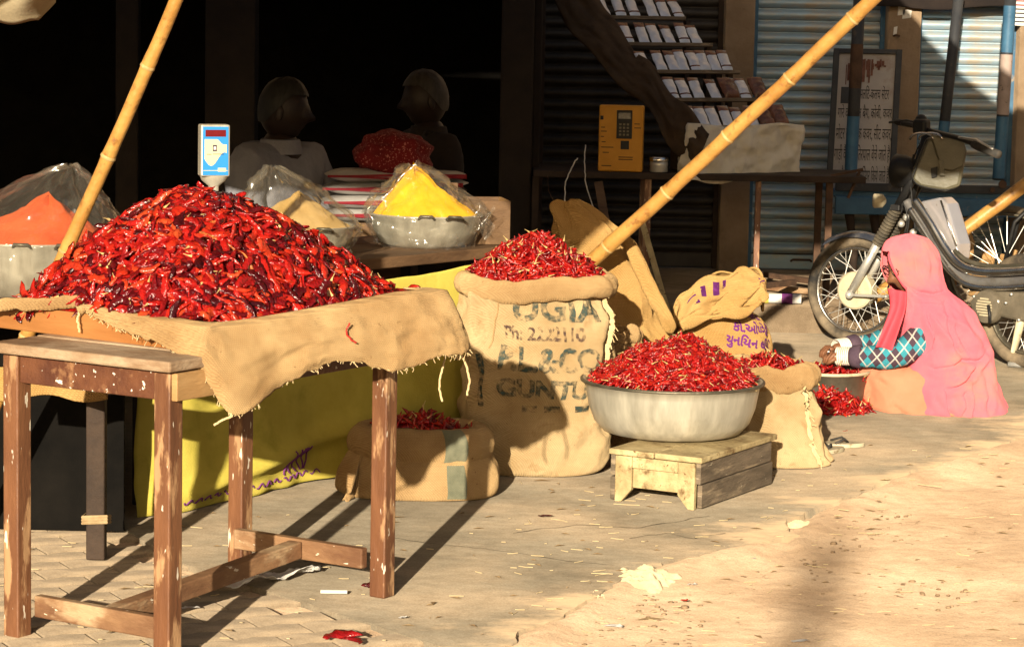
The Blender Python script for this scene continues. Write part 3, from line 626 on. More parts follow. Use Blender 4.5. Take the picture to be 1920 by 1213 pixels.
# ------------------------------------------------------------------ tray and heap
K0 = V((-.802, 6.705, ZT)); ka = V((math.cos(R(54)), math.sin(R(54)), 0)); kb = V((-math.sin(R(54)), math.cos(R(54)), 0)); KL, KW, KH = 1.03, .78, .066
tray = thing('wooden_tray', 'shallow orange-brown wooden tray holding the big heap of chillies', 'tray', K0 + ka * KL / 2 + kb * KW / 2)
for o, d, w in ((K0, ka * KL, kb * .018), (K0 + kb * (KW - .018), ka * KL, kb * .018), (K0 + kb * .019, kb * (KW - .038), ka * .018), (K0 + kb * .019 + ka * (KL - .018), kb * (KW - .038), ka * .018)):
    MB().obox(o, d, w, up * KH).build('side_board', M['wood_orange'], tray, bevel=.003)
MB().obox(K0 + kb * .0195 + ka * .0195 + up * .002, ka * (KL - .04), kb * (KW - .04), up * .01).build('bottom_board', M['wood_orange'], tray)
KC = K0 + ka * KL * .5 + kb * KW * .5
def heap_h(u, v):                        # u, v in -1..1 over the tray
    u = u + .15 * (1 - min(1, u * u)); r = (abs(u) ** 2.9 + abs(v) ** 2.9) ** (1 / 2.9); h = .306 * max(0, 1 - r ** 1.5) 
    return h + .014 * fbm(u * 3, v * 3, 7, 2) * (1 - min(1, r) ** 4)
def heap_p(u, v):
    return KC + ka * (u * KL * .5 * 1.05 + .0) + kb * (v * KW * .5 * .99) + up * (KH - .012 + heap_h(u, v))
rr = random.Random(3); xf = []; cand = []
def heap_base(fn, n=40, mi=2, drop=.02):
    b = MB(); b.grid(lambda u, v: fn(u * 1.9 - .95, v * 1.9 - .95) - up * drop, n, n); return (b.v, b.f, mi)
for k in range(4900):
    u, v = rr.uniform(-1, 1), rr.uniform(-1, 1)
    if (abs(u) ** 4 + abs(v) ** 4) ** (1 / 4) > .995 or u < -.93: continue
    p = heap_p(u, v); nm = surf_n(heap_p, u, v); lift = rr.uniform(-.012, .014); m4 = lay(p, nm, rr, .24, lift); kk = rr.randrange(len(BIG))
    toward = (nm.normalized()).dot((V((0, 0, CAMH)) - p).normalized())
    if lift > .008 and toward > .25 and len(cand) < 300: cand.append((kk, m4))
    else: xf.append((kk, m4))
hp = pods_to_mesh('chilli_heap', BIG, [M['chilli_big'], M['chilli_stem'], M['chilli_big']], xf, heap_base(heap_p, drop=.022))
tag(hp, 'large glossy heap of crushed dark red chillies piled on the table tray', 'chillies', kind='stuff')
def pod_mesh(vv, nm, mats):
    v, f, m = vv; me = bpy.data.meshes.new(nm); me.from_pydata([tuple(q) for q in v], [], f)
    for q in mats: me.materials.append(q)
    me.polygons.foreach_set('material_index', m); me.polygons.foreach_set('use_smooth', [True] * len(f)); return me
BIGM = [pod_mesh(b, 'chilli_pod', [M['chilli_big'], M['chilli_stem']]) for b in BIG]
THINM = [pod_mesh(b, 'chilli_pod', [M['chilli_thin'], M['chilli_stem']]) for b in THIN]
for kk, m4 in cand:
    tag(inst(BIGM[kk], 'chilli_pod', m4), 'single dried red chilli pod lying on the big table heap', 'chilli', 'chilli pods on the big table heap')
# pale seeds loose on the heap
sv = MB()
for k in range(150):
    u, v = rr.uniform(-.95, .95), rr.uniform(-.95, .95); p = heap_p(u, v) + up * .014; sv.sphere(p, (.0024, .0024, .001), 6, 4)
tag(sv.build('chilli_seeds', M['seed'], smooth=True), 'pale chilli seeds scattered over the big table heap', 'seeds', kind='stuff')

# ------------------------------------------------------------------ burlap over the tray's front edge
rim = [at(150, 566, 6.96), at(205, 584, 6.87), at(290, 599, 6.77), at(372, 613, 6.68), at(430, 613, 6.73), at(520, 600, 6.86), at(620, 582, 7.03), at(720, 563, 7.20), at(785, 550, 7.32), at(838, 545, 7.46), at(806, 540, 7.62)]
hem = [at(152, 580, 6.96), at(215, 612, 6.86), at(300, 645, 6.76), at(366, 690, 6.69), at(428, 772, 6.66), at(520, 716, 6.83), at(625, 672, 6.99), at(728, 690, 7.15), at(812, 664, 7.28), at(866, 652, 7.42), at(842, 590, 7.62)]
inn = [p + (KC - p) * .13 + up * .012 for p in rim]
def drape(u, v):
    r0, h0, i0 = V(cat(rim, u)), V(cat(hem, u)), V(cat(inn, u))
    if v < .2: p = i0.lerp(r0, v / .2)
    else:
        t = (v - .2) / .8; p = r0.lerp(h0, t); out = V((.3, -.7, 0)) * (.075 * math.sin(math.pi * min(1, t * 1.0) * .62))
        fo = .030 * t * (.5 - abs(math.sin(u * 21 + 2.4 * nz(u * 6, 3) + t * .7))) * (.55 + .6 * nz(u * 8, 1)) + .016 * fbm(u * 14, t * 4, 5, 3)
        p = p + out + V((.25, -.9, .05)) * fo + up * (.008 * fbm(u * 60, 4, 1, 3) * t)
    return p
sk = thing('burlap_sheet', 'tan burlap sheet draped over the front edge of the chilli tray', 'burlap', hem[4])
MB().grid(drape, 150, 34).build('cloth', M['burlap'], sk, smooth=True, solid=.004)
fz = MB(); rf = random.Random(8)
for k in range(170):
    u0 = rf.random(); p = drape(u0, .995); d = V((rf.uniform(-1, 1), rf.uniform(-1, .2), rf.uniform(-1.6, -.2))) * rf.uniform(.004, .013); fz.tube([p, p + d * .6 + V((rf.uniform(-.002, .002), 0, 0)), p + d], .0009, 4)
tag(fz.build('fray', M['fringe'], sk), kind='stuff')
roll = [at(-30, 575, 7.05), at(20, 570, 7.02), at(80, 571, 7.0), at(130, 566, 6.98), at(160, 568, 6.96)]
rp = [V(cat(roll, k / 30)) + V((0, 0, .004 * nz(k * .5, 2))) for k in range(31)]
MB().tube(rp, [.017 + .004 * nz(k * .4, 8) for k in range(31)], 12).build('rolled_edge', M['burlap'], sk, smooth=True)
t0 = at(152, 574, 6.94)
MB().tube([t0 + V((0, 0, .016)), t0 + V((.004, -.012, 0)), t0 + V((.0, 0, -.02))], [.012, .016, .008], 8).build('knot', M['burlap'], sk, smooth=True)
def cord(pts, r, n=28, wob=.004, seed=0): return [V(cat([tuple(p) for p in pts], k / n)) + V((wob * nz(k * .45, seed), 0, wob * nz(k * .4, seed + 5))) for k in range(n + 1)]
for pts, r in (([at(150, 580, 6.93), at(146, 600, 6.92), at(150, 622, 6.92)], .003), ([at(428, 765, 6.65), at(434, 778, 6.65), at(420, 786, 6.65), at(402, 796, 6.65)], .003), ([at(428, 762, 6.65), at(436, 780, 6.65)], .0035),
               ([at(838, 655, 7.36), at(830, 690, 7.36), at(824, 720, 7.36), at(829, 753, 7.36)], .003), ([at(862, 655, 7.38), at(876, 690, 7.38), at(880, 715, 7.38), at(876, 742, 7.38)], .003), ([at(843, 655, 7.37), at(860, 672, 7.37), at(866, 655, 7.37)], .006)):
    MB().tube(cord(pts, r, seed=r * 900 + pts[0].x * 9), r, 6).build('loose_thread', M['fringe'], sk, smooth=True)
MB().tube(cord([at(655, 606, 7.0), at(650, 625, 6.99), at(662, 640, 6.99), at(668, 642, 6.99)], .002, 16), .0025, 6).build('red_mark', M['red_paint'], sk)
# hanging burlap under the far left of the table
def und(u, v):
    p = at(lerp(-40, 205, u), lerp(690, 742 + 6 * math.sin(u * 9), v), 7.55); return p + V((0, -.05 * v + .015 * math.sin(u * 14), 0))
tag(MB().grid(und, 50, 10).build('burlap_offcut', M['burlap_gold'], smooth=True, solid=.01), 'piece of burlap hanging in the shade behind the table legs', 'burlap')
# ------------------------------------------------------------------ weighing scale standing in the heap
sc_ = thing('weighing_scale', 'electronic weighing scale head with blue and cream label above the chilli heap', 'scale', at(401, 360, 7.45))
SY = 7.45; c = at(401, 282, SY); yaw = R(17)
ex, ey = V((math.cos(yaw), math.sin(yaw), 0)), V((-math.sin(yaw), math.cos(yaw), 0))
w, d, h = .082, .05, .145
MB().obox(c - ex * w / 2 - ey * d / 2 - up * h / 2, ex * w, ey * d, up * h).build('housing', M['steel'], sc_, bevel=.005)
f0 = c - ex * w / 2 - ey * (d / 2 + .0012) - up * h / 2
def fr(x0, x1, y0, y1, dz=0.): return MB().obox(f0 + ex * (w * x0) + up * (h * y0) - ey * dz, ex * w * (x1 - x0), ey * .001, up * h * (y1 - y0))
fr(.06, .94, .03, .96).build('label_panel', M['label_blue'], sc_); fr(.15, .85, .77, .90, .0012).build('display', M['display_red'], sc_)
# cream blot of the label with a wavy lower edge
def blot(u, v):
    x = lerp(.12, .88, u); lo_ = .40 - .13 * math.sin(u * 5.2) ; hi = .72 - (.1 * smooth((u - .55) / .3))
    return f0 + ex * (w * x) + up * (h * lerp(lo_ - .06, hi, v)) - ey * .0012
MB().grid(blot, 24, 3).build('label_blot', M['label_cream'], sc_); fr(.58, .86, .1, .17, .0013).build('label_blot', M['label_cream'], sc_)
fr(.40, .54, .49, .61, .002).build('logo', M['label_ink'], sc_); fr(.43, .51, .52, .58, .0028).build('logo_mark', M['paper'], sc_)
for (x0, x1, y) in ((.2, .36, .425), (.40, .78, .43)): fr(x0, x1, y, y + .012, .002).build('print_line', M['label_ink'], sc_)
fr(.08, .92, .115, .125, .002).build('print_line', M['label_cream'], sc_)
b0 = c - up * (h / 2)
MB().lathe([(.040, .002), (.034, -.012), (.016, -.026), (.0145, -.03), (.0145, -.08)], 4 * 4, b0, 1, .65).build('neck', M['steel'], sc_, smooth=True)
MB().tube([b0 - up * .08, b0 - up * .34], .014, 12).build('post', M['steel'], sc_, smooth=True)
# ------------------------------------------------------------------ counter with its yellow cloth
C0 = V((-1.228, 8.53, 0)); cd = V((.623, .782, 0)).normalized(); cn = V((-.782, .623, 0)).normalized(); CZ = .76
def cpt(s, n, z=0.): return C0 + cd * s + cn * n + up * z
ctr = thing('counter', 'long plank counter behind the table carrying the wrapped spice basins', 'counter', cpt(1, .3))
for k in range(3):
    MB().obox(cpt(-.15, -.03 + k * .21, CZ - .04), cd * (2.19 - .02 * k), cn * .205, up * .04).build('plank', M['wood_brown'], ctr, bevel=.005)
for s_, n_ in ((.1, .05), (1.95, .06), (.1, .5), (1.95, .5)):
    MB().obox(cpt(s_, n_, 0), cd * .05, cn * .05, up * (CZ - .041)).build('leg', M['wood_dark'], ctr, bevel=.004)
MB().tube([cpt(1.985, -.036, CZ - .045), cpt(1.987, -.038, CZ + .0), cpt(1.986, -.02, CZ + .006)], .004, 6).build('string', M['fringe'], ctr)
bch = thing('side_bench', 'low dark bench with a rope-tied leg behind the table', 'bench', V((-1.5, 8.1, 0)))
lf = gd(180, 1050)
MB().obox((-2.3, lf.y - .04, .70), (1.12, 0, 0), (0, .62, 0), (0, 0, .038)).build('plank', M['wood_brown'], bch, bevel=.005)
for x_, y_ in ((lf.x - .03, lf.y), (-2.2, lf.y), (lf.x - .3, lf.y + .5), (-2.2, lf.y + .5)):
    MB().obox((x_, y_, 0), (.055, 0, 0), (0, .05, 0), (0, 0, .699)).build('leg', M['wood_dark'], bch, bevel=.004)
MB().obox((-2.3, lf.y + .42, .004), (lf.x + 2.32, 0, 0), (0, .02, 0), (0, 0, .69)).build('shade_board', M['interior'], bch)  # near-black board added so the gap under the bench stays dark
for k in range(3):
    q = V((lf.x - .003, lf.y + .025, .105 + k * .009)); MB().tube([q + V((.036 * (1 if a in (0, 3) else -1) * (1), .034 * (1 if a < 2 else -1), .004 * a)) for a in (0, 1, 2, 3, 0)], .005, 6).build('rope', M['rope'], bch)
def ycl(u, v):
    s_ = lerp(-.01, 2.0, u); z = lerp(CZ - .045 - .03 * (1 - smooth((u - .62) / .36)), .006 + .02 * smooth((u - .3) * 2), v)
    fo = (.018 + .03 * v) * math.sin(s_ * 6.5 + 1.6 * nz(s_ * 2, v)) * (.4 + .6 * v) + .03 * fbm(s_ * 3, v * 2.2, 4, 3) * (.3 + v)
    dg = .055 * math.exp(-((v - (.93 - .42 * (u - .06))) / .05) ** 2) * smooth((u - .02) * 8) * (1 - smooth((u - .45) * 6))
    return cpt(s_ - .05 * v * (1 - u), -.045 - .05 * v - fo * .8 - dg, z + .004 * nz(s_ * 9, v * 4))
yc = thing('counter_cloth', 'olive yellow cloth hanging from the counter down to the pavement', 'cloth', cpt(.9, -.08))
MB().grid(ycl, 130, 60).build('cloth', M['cloth_yellow'], yc, smooth=True, solid=.003)
def on_cloth(u, v, off=.005): return ycl(u, v) - cn * off
rr = random.Random(11)
for k in range(6):
    u0 = .335 + k * .012; pts = [on_cloth(u0 + .008 * math.sin(t * 5 + k) + .012 * t * t, .80 + .13 * t) for t in [q / 12 for q in range(13)]]
    MB().tube(pts, .003, 5).build('printed_line', M['print_purple'], yc)
for k in range(14):
    u0 = .08 + k * .026; pts = [on_cloth(u0 + .02 * q / 6, .955 + .012 * math.sin(q * 1.1 + k)) for q in range(7)]
    MB().tube(pts, .0026, 5).build('printed_line', M['print_purple'], yc)

# ------------------------------------------------------------------ wrapped spice basins
def basin(name_label, c, r, h, mound_h, peak, powder, film_peak, seed, film_r=1.07, ped=0.):
    t = thing('spice_basin', name_label, 'basin', c)
    MB().lathe([(r * .62, 0), (r * .80, .012), (r * .95, h * .55), (r * .99, h * .94), (r * 1.03, h), (r * 1.03, h + .006), (r * .97, h + .004), (r * .93, h * .55), (r * .6, .016)], 48, c).build('bowl', M['steel'], t, smooth=True)
    def md(u, v):
        a = 2 * math.pi * u; k = 1 - v; rad = r * .96 * k; zz = h * .96 + mound_h * (1 - k ** 1.15) * (1 + .20 * fbm(math.cos(a) * 1.6 + seed, math.sin(a) * 1.6, seed + v * 1.5, 3)) + .006 * nz(v * 9, math.cos(a) * 5, seed)
        return V(c) + V((rad * math.cos(a) + peak[0] * (1 - k), rad * math.sin(a) + peak[1] * (1 - k), zz))
    MB().grid(md, 40, 16, wrap=True).build('spice_mound', M[powder], t, smooth=True)
    for sx in (-1, 1):
        q = V(c) + V((sx * r * .25 + r * .3, -r * .95, h * .97)); MB().tube([q + V((-.03, -.004, 0)), q + V((-.02, -.03, .012)), q + V((.02, -.03, .012)), q + V((.03, -.004, 0))], .006, 6).build('handle', M['steel_dark'], t, smooth=True)
    fp = V(film_peak)
    def fm(u, v):
        a = 2 * math.pi * u; R0 = r * film_r
        if v < .4:
            k = v / .4; rad = R0 * lerp(.86, 1.03, smooth(k)); zz = lerp(.004, h + .004, k); off = V((0, 0, 0))
        else:
            k = (v - .4) / .6; rad = R0 * 1.03 * (1 - k) ** .92 + .012; zz = h + .004 + (fp.z - h) * (1 - (1 - k) ** 1.25); off = V((fp.x, fp.y, 0)) * k
        wr = .024 * fbm(math.cos(a) * 3.4 + seed, math.sin(a) * 3.4, v * 4.5, 4) + .026 * (.5 - abs(math.sin(a * 4.5 + 5 * nz(v * 1.6, seed) + seed))) * (.3 + v) * (1 - v * .7)
        return V(c) + off + V(((rad + wr) * math.cos(a), (rad + wr) * math.sin(a), zz + .5 * wr))
    MB().grid(fm, 140, 70, wrap=True).build('plastic_wrap', M['film'], t, smooth=True)
    return t, fm
c = at(797, 465, 9.95); c.z = CZ
tY, fmY = basin('steel basin of bright yellow turmeric wrapped in clear plastic', c, .208, .118, .165, (-.05, 0), 'turmeric', (-.055, .0, .298), 1.)
# twisted crest and ears of the wrap
def crest(u, v):
    a = at(lerp(705, 778, u), lerp(392, 312, u), 9.86); return a + V((.035 * (v - .5) * (1.2 - .4 * u) + .012, -.02 + .05 * abs(v - .5), .03 * (1 - 2 * abs(v - .5)) + .006 * math.sin(u * 11 + v * 3)))
MB().grid(crest, 24, 10).build('wrap_crest', M['film'], tY, smooth=True)
for px, py in ((705, 405), (905, 415)):
    q = at(px, py, 9.85); e = MB(); e.grid(lambda u, v: q + V(((u - .5) * .07 + .012 * math.sin(v * 9), -.012 * math.sin(u * 8), (v - .5) * .1 + .02 * math.sin(u * 7))), 10, 10); e.build('wrap_tail', M['film'], tY, smooth=True)
c = at(555, 465, 9.4); c.z = CZ
tT, _ = basin('steel basin of tan coriander powder under tall clear plastic', c, .205, .112, .115, (.01, 0), 'coriander', (-.085, 0, .315), 4., 1.1)
c = at(62, 500, 8.28); c.z = .739
tO, _ = basin('steel basin of orange chilli powder wrapped in clear plastic at the left edge', c, .262, .170, .135, (.05, 0), 'chilli_powder', (.11, 0, .40), 7., 1.08)

# ------------------------------------------------------------------ crate, packets, bundle on and behind the counter
cr_ = thing('wooden_crate', 'open brown wooden crate on the right end of the counter', 'crate', cpt(1.9, .12, CZ))
q0 = at(872, 447, 10.02); q0.z = CZ + .001; w_, d_, h_ = .172, .22, .165; ex = V((.985, .17, 0)); ey = V((-.17, .985, 0))
for o, a, b in ((q0, ex * w_, ey * .012), (q0 + ey * (d_ - .012), ex * w_, ey * .012), (q0 + ey * .013, ex * .012, ey * (d_ - .026)), (q0 + ey * .013 + ex * (w_ - .012), ex * .012, ey * (d_ - .026))):
    MB().obox(o, a, b, up * h_).build('side_panel', M['wood_raw'] if b.length > .1 else M['wood_brown'], cr_, bevel=.002)
MB().obox(q0 + up * .001 + ex * .0125 + ey * .0125, ex * (w_ - .025), ey * (d_ - .025), up * .01).build('bottom_panel', M['wood_brown'], cr_)
MB().obox(q0 - ex * .055 + ey * .10, ex * .04, ey * .012, up * .225).build('divider', M['wood_brown'], cr_, bevel=.002)
MB().obox(q0 - ex * .06 + ey * .113, ex * .012, ey * .05, up * .21).build('divider', M['wood_dark'], cr_, bevel=.002)
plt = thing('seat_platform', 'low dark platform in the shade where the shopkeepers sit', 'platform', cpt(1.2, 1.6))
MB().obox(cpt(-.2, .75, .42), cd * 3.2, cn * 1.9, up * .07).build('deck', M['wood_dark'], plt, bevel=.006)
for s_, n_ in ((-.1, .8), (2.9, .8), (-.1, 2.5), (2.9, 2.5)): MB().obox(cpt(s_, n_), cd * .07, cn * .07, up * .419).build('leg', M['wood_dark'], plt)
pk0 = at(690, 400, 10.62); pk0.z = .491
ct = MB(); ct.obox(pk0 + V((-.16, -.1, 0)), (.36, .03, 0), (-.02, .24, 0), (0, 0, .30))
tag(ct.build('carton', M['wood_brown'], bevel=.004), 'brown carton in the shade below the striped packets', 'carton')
def packet(c, yaw, l, w, h, label, seed):
    t = thing('spice_packet', label, 'packet', c, 'striped packets stacked behind the counter')
    def f(u, v):
        a = 2 * math.pi * u; b = math.pi * (v - .5); cx, cy = math.cos(a), math.sin(a); e = .35
        x = math.copysign(abs(cx) ** e, cx) * abs(math.cos(b)) ** .25; y = math.copysign(abs(cy) ** e, cy) * abs(math.cos(b)) ** .25
        z = math.sin(b); th = h / 2 * (1 - .75 * abs(x) ** 4) * (1 - .75 * abs(y) ** 4) * (1 + .2 * nz(x * 2 + seed, y * 2))
        return V(c) + rotz(yaw) @ V((x * l / 2, y * w / 2, z * th + h / 2))
    MB().grid(f, 40, 14, wrap=True).build('pouch', M['packet'], t, smooth=True)
    for k in (-.32, -.26, .12, .30):
        p = [V(c) + rotz(yaw) @ V((x * l / 2, -w / 2 * .97 - .002, h / 2 + h * .22 * math.sin(x * 2) * k + k * h * .3)) for x in [q / 6 - 1 for q in range(13)]]
        if abs(k) < .4: MB().tube(p, .0035, 5).build('stripe', M['packet_red'], t)
for k in range(4):
    packet(pk0 + V((random.uniform(-.012, .012), random.uniform(-.01, .01), .302 + k * .052)), R(4 + 5 * (k % 2)), .36, .22, .056,
           ('white red-striped packet, topmost of the stack under the red bundle', 'white red-striped packet, second from the top of the stack under the red bundle', 'white red-striped packet, third from the top of the stack under the red bundle', 'white red-striped packet, lowest of the stack under the red bundle')[3 - k], k * 3.1)
p2 = at(812, 352, 10.9); 
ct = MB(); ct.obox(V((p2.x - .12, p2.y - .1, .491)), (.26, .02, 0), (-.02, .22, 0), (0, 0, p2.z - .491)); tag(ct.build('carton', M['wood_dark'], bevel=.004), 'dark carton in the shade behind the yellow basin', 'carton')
packet(p2 + V((0, 0, .002)), R(-8), .28, .2, .035, 'single white red-edged packet showing behind the yellow basin', 9.); packet(p2 + V((.0, 0, .036)), R(2), .27, .2, .035, 'top white packet with dark red upper side behind the yellow basin', 12.)
bc = at(738, 291, 10.66)
def bund(u, v):
    a = 2 * math.pi * u; b = math.pi * (v - .5); d = V((math.cos(a) * math.cos(b), math.sin(a) * math.cos(b), math.sin(b)))
    s_ = 1 + .07 * math.sin(d.z * 9 + d.x * 5 + 2 * nz(d.x * 2, d.y * 2, 3)) + .10 * fbm(d.x * 2, d.y * 2, d.z * 3, 3)
    return bc + V((d.x * .148 * (1.03 - .1 * d.z), d.y * .14, math.copysign(abs(d.z) ** .8, d.z) * .098)) * s_
tag(MB().grid(bund, 64, 40, wrap=True).build('cloth_bundle', M['bandhani'], smooth=True), 'round red dotted cloth bundle on top of the striped packets', 'bundle')

# ------------------------------------------------------------------ shopkeepers in the shade
def head_fn(scale=1., old=0):
    """head grid: x forward, z up, origin at the middle of the skull"""
    def f(d, p):
        x, y, z = d
        q = V((x * .098, y * .076, z * .122))
        if z < 0: q.y *= 1 - .28 * z * z * (1 if x > -.2 else .6); q.x *= 1 - .10 * z * z
        if x < 0: q.x *= 1.04
        fr_ = max(0, x)
        nose = math.exp(-(y / .14) ** 2 - ((z + .12) / .17) ** 2) * fr_; q.x += .030 * nose
        tip = math.exp(-(y / .16) ** 2 - ((z + .22) / .08) ** 2) * fr_; q.x += .014 * tip
        brow = math.exp(-((z - .16) / .07) ** 2 - (y / .5) ** 2) * fr_; q.x += .007 * brow
        eye = (math.exp(-((y - .34) / .16) ** 2) + math.exp(-((y + .34) / .16) ** 2)) * math.exp(-((z - .03) / .08) ** 2) * fr_; q.x -= .010 * eye
        lip = math.exp(-(y / .28) ** 2 - ((z + .47) / .06) ** 2) * fr_; q.x += .009 * lip
        mth = math.exp(-(y / .3) ** 2 - ((z + .52) / .02) ** 2) * fr_; q.x -= .005 * mth
        ch = math.exp(-(y / .35) ** 2 - ((z + .80) / .14) ** 2) * fr_; q.x += .014 * ch
        return q * scale
    return f
def add_head(mb, c, yaw, pitch, scale=1.):
    h = MB(); h.sphere((0, 0, 0), 1, 40, 30, fn=head_fn(scale))
    for s_ in (-1, 1): h.sphere((-.006 * scale, s_ * .077 * scale, -.012 * scale), (.018 * scale, .008 * scale, .032 * scale), 10, 8)
    m = Matrix.Translation(c) @ rotz(yaw) @ Matrix.Rotation(pitch, 4, 'Y'); h.xf(m); mb.add(h.v, h.f); return m
def hair_cap(m, scale, mat_, parent, z_lo=.0, bald=False, seed=0):
    h = MB()
    def f(u, v):
        a = 2 * math.pi * u; x, y = math.cos(a), math.sin(a); lo_ = lerp(-.42, .50, smooth((x + .75) / 1.25)) + .05 * nz(a * 5, seed); hi = 1.0
        zz = lerp(lo_, hi, v); rad = math.sqrt(max(0, 1 - min(1, abs(zz)) ** 2)); rough = 1.06 + .035 * nz(x * 6 + seed, y * 6, zz * 5)
        return V((x * rad * .102, y * rad * .080, zz * .127)) * rough * scale
    h.grid(f, 48, 16, wrap=True); h.xf(m); return h.build('hair', mat_, parent, smooth=True)
def seated(label, base, yaw, headyaw, sh_h, skinm, topm, legm, hairm, scale=1.):
    t = thing('person', label, 'person', base); m = Matrix.Translation(base) @ rotz(yaw)
    J = {'pel': (0, 0, .10), 'wst': (.02, 0, .26), 'chs': (.03, 0, .44), 'nk': (.03, 0, sh_h), 'nk2': (.045, 0, sh_h + .09),
         'sl': (.02, .19, sh_h - .05), 'el': (.08, .25, .33), 'wl': (.30, .14, .20), 'hl': (.38, .10, .19), 'sr': (.02, -.19, sh_h - .05), 'er': (.10, -.26, .32), 'wr': (.31, -.14, .20), 'hr': (.39, -.1, .19),
         'kl': (.36, .30, .16), 'al': (.10, .22, .07), 'fl': (.20, .04, .045), 'kr': (.36, -.30, .16), 'ar': (.10, -.24, .07), 'fr': (.2, -.06, .045), 'hpl': (0, .11, .1), 'hpr': (0, -.11, .1)}
    names = list(J); ix = {k: i for i, k in enumerate(names)}
    ed = [('pel', 'wst'), ('wst', 'chs'), ('chs', 'nk'), ('nk', 'nk2'), ('chs', 'sl'), ('sl', 'el'), ('el', 'wl'), ('wl', 'hl'), ('chs', 'sr'), ('sr', 'er'), ('er', 'wr'), ('wr', 'hr'), ('pel', 'hpl'), ('hpl', 'kl'), ('kl', 'al'), ('al', 'fl'), ('pel', 'hpr'), ('hpr', 'kr'), ('kr', 'ar'), ('ar', 'fr')]
    rd = {'pel': .13, 'wst': .12, 'chs': .13, 'nk': .075, 'nk2': .07, 'sl': .07, 'el': .046, 'wl': .03, 'hl': .03, 'kl': .07, 'al': .045, 'fl': .035, 'hpl': .095}
    for k in ('sl', 'el', 'wl', 'hl', 'kl', 'al', 'fl', 'hpl'): rd[k[:-1] + 'r'] = rd[k]
    rad = [rd[k] for k in names]
    v, f = skin([J[k] for k in names], [(ix[a], ix[b]) for a, b in ed], rad); b = MB().add(v, f)
    # fingers and thumb
    for s_, k in ((1, 'hl'), (-1, 'hr')):
        h = V(J[k])
        for q in range(4): b.tube([h + V((.0, s_ * (.018 - .012 * q), 0)), h + V((.05, s_ * (.02 - .013 * q), -.006)), h + V((.075 - .006 * abs(q - 1), s_ * (.02 - .012 * q), -.022))], [.010, .009, .006], 6)
        b.tube([h + V((-.02, -s_ * .02, .0)), h + V((.012, -s_ * .045, -.004)), h + V((.03, -s_ * .048, -.012))], [.011, .009, .006], 6)
    b.xf(m); hm = add_head(b, m @ V((.055, 0, sh_h + .165)), headyaw, R(6))
    b.build('body', skinm, t, smooth=True)
    up_n = ['pel', 'wst', 'chs', 'sl', 'el', 'wl', 'sr', 'er', 'wr', 'nk']; iu = {k: i for i, k in enumerate(up_n)}
    v, f = skin([J[k] for k in up_n], [(iu[a], iu[b]) for a, b in ed if a in iu and b in iu], [rd[k] * 1.0 + (.028 if k not in ('nk',) else .012) for k in up_n])
    sm = MB().add(v, f); sm.v = [(x + .010 * nz(x * 9, y * 9, z * 7), y + .012 * nz(x * 8 + 4, y * 9, z * 9), z) for x, y, z in sm.v]; sm.xf(m); sh = sm.build('shirt', topm, t, smooth=True)
    co = MB(); co.lathe([(.092, -.02), (.080, .035), (.074, .04), (.078, -.02)], 24, (.035, 0, sh_h + .01), 1, 1); co.xf(m); co.build('collar', topm, sh, smooth=True)
    lw = ['pel', 'hpl', 'kl', 'al', 'hpr', 'kr', 'ar']; il = {k: i for i, k in enumerate(lw)}
    v, f = skin([J[k] for k in lw], [(il[a], il[b]) for a, b in ed if a in il and b in il], [rd[k] + .022 for k in lw]); q = MB().add(v, f); q.xf(m); q.build('trousers', legm, t, smooth=True)
    hair_cap(hm, 1., hairm, t); return t, hm
b1 = at(512, 400, 10.72); b1.z = .495
seated('man in white shirt sitting in the dark shop, seen in profile', b1, R(-38), R(-4), .565, M['skin_shaded'], M['shirt'], M['shirt'], M['hair_grey_shaded'])
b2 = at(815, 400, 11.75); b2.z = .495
m2, _h = seated('white-haired man in dark clothes barely visible at the back of the shop', b2, R(205), R(198), .58, M['skin_shaded'], M['tarp_dark'], M['tarp_dark'], M['hair_white_shaded'])

# ------------------------------------------------------------------ bamboo props
def bamboo(A, B, r0, r1, nodes, label, seed):
    t = thing('bamboo_pole', label, 'pole', A); pts, rad = [], []; L = (B - A).length; N = 90
    nd = [k * L for k in nodes]
    side = (B - A).cross(V((0, 1, 0))).normalized()
    for k in range(N + 1):
        s_ = k / N; p = A.lerp(B, s_) + side * (.010 * math.sin(s_ * 5 + seed) + .004 * nz(s_ * 9, seed))
        bul = sum(math.exp(-((s_ * L - q) / .02) ** 2) for q in nd); pts.append(p); rad.append(lerp(r0, r1, s_) * (1 + .10 * bul))
    MB().tube(pts, rad, 20).build('cane', M['bamboo'], t, smooth=True)
    for q in nd:
        k = int(q / L * N); p, d = pts[k], (pts[min(k + 1, N)] - pts[max(0, k - 1)]).normalized()
        MB().tube([p - d * .005, p - d * .002, p + d * .003, p + d * .006], [rad[k] * 1.01, rad[k] * 1.10, rad[k] * 1.06, rad[k] * 1.0], 20, cap=False).build('node_ring', M['bamboo_ring'], t, smooth=True)
    return t
def along(A, B, z): d = B - A; return A + d * ((z - A.z) / d.z)
a0, b0 = at(131, 448, 7.66), at(324, 0, 7.5); A, B = along(a0, b0, .0), along(a0, b0, 1.95)
L = (B - A).length; ns = [((q - A).length) / L for q in (at(186, 283, 7.6), at(268, 112, 7.54))]; ns = [2 * ns[0] - ns[1], *ns, 2 * ns[1] - ns[0]]; ns = [3 * ns[1] - 2 * ns[2]] + ns
bamboo(A, B, .021, .0185, [q for q in ns if .02 < q < .98], 'leaning bamboo pole rising behind the big chilli heap', 1.)
a0, b0 = at(1090, 502, 10.1), at(1640, 0, 9.6); A, B = along(a0, b0, .42), along(a0, b0, 2.05)
L = (B - A).length; ns = [((q - A).length) / L for q in (at(1143, 452, 10.05), at(1250, 358, 9.95), at(1366, 250, 9.85), at(1482, 142, 9.74), at(1604, 32, 9.63))]
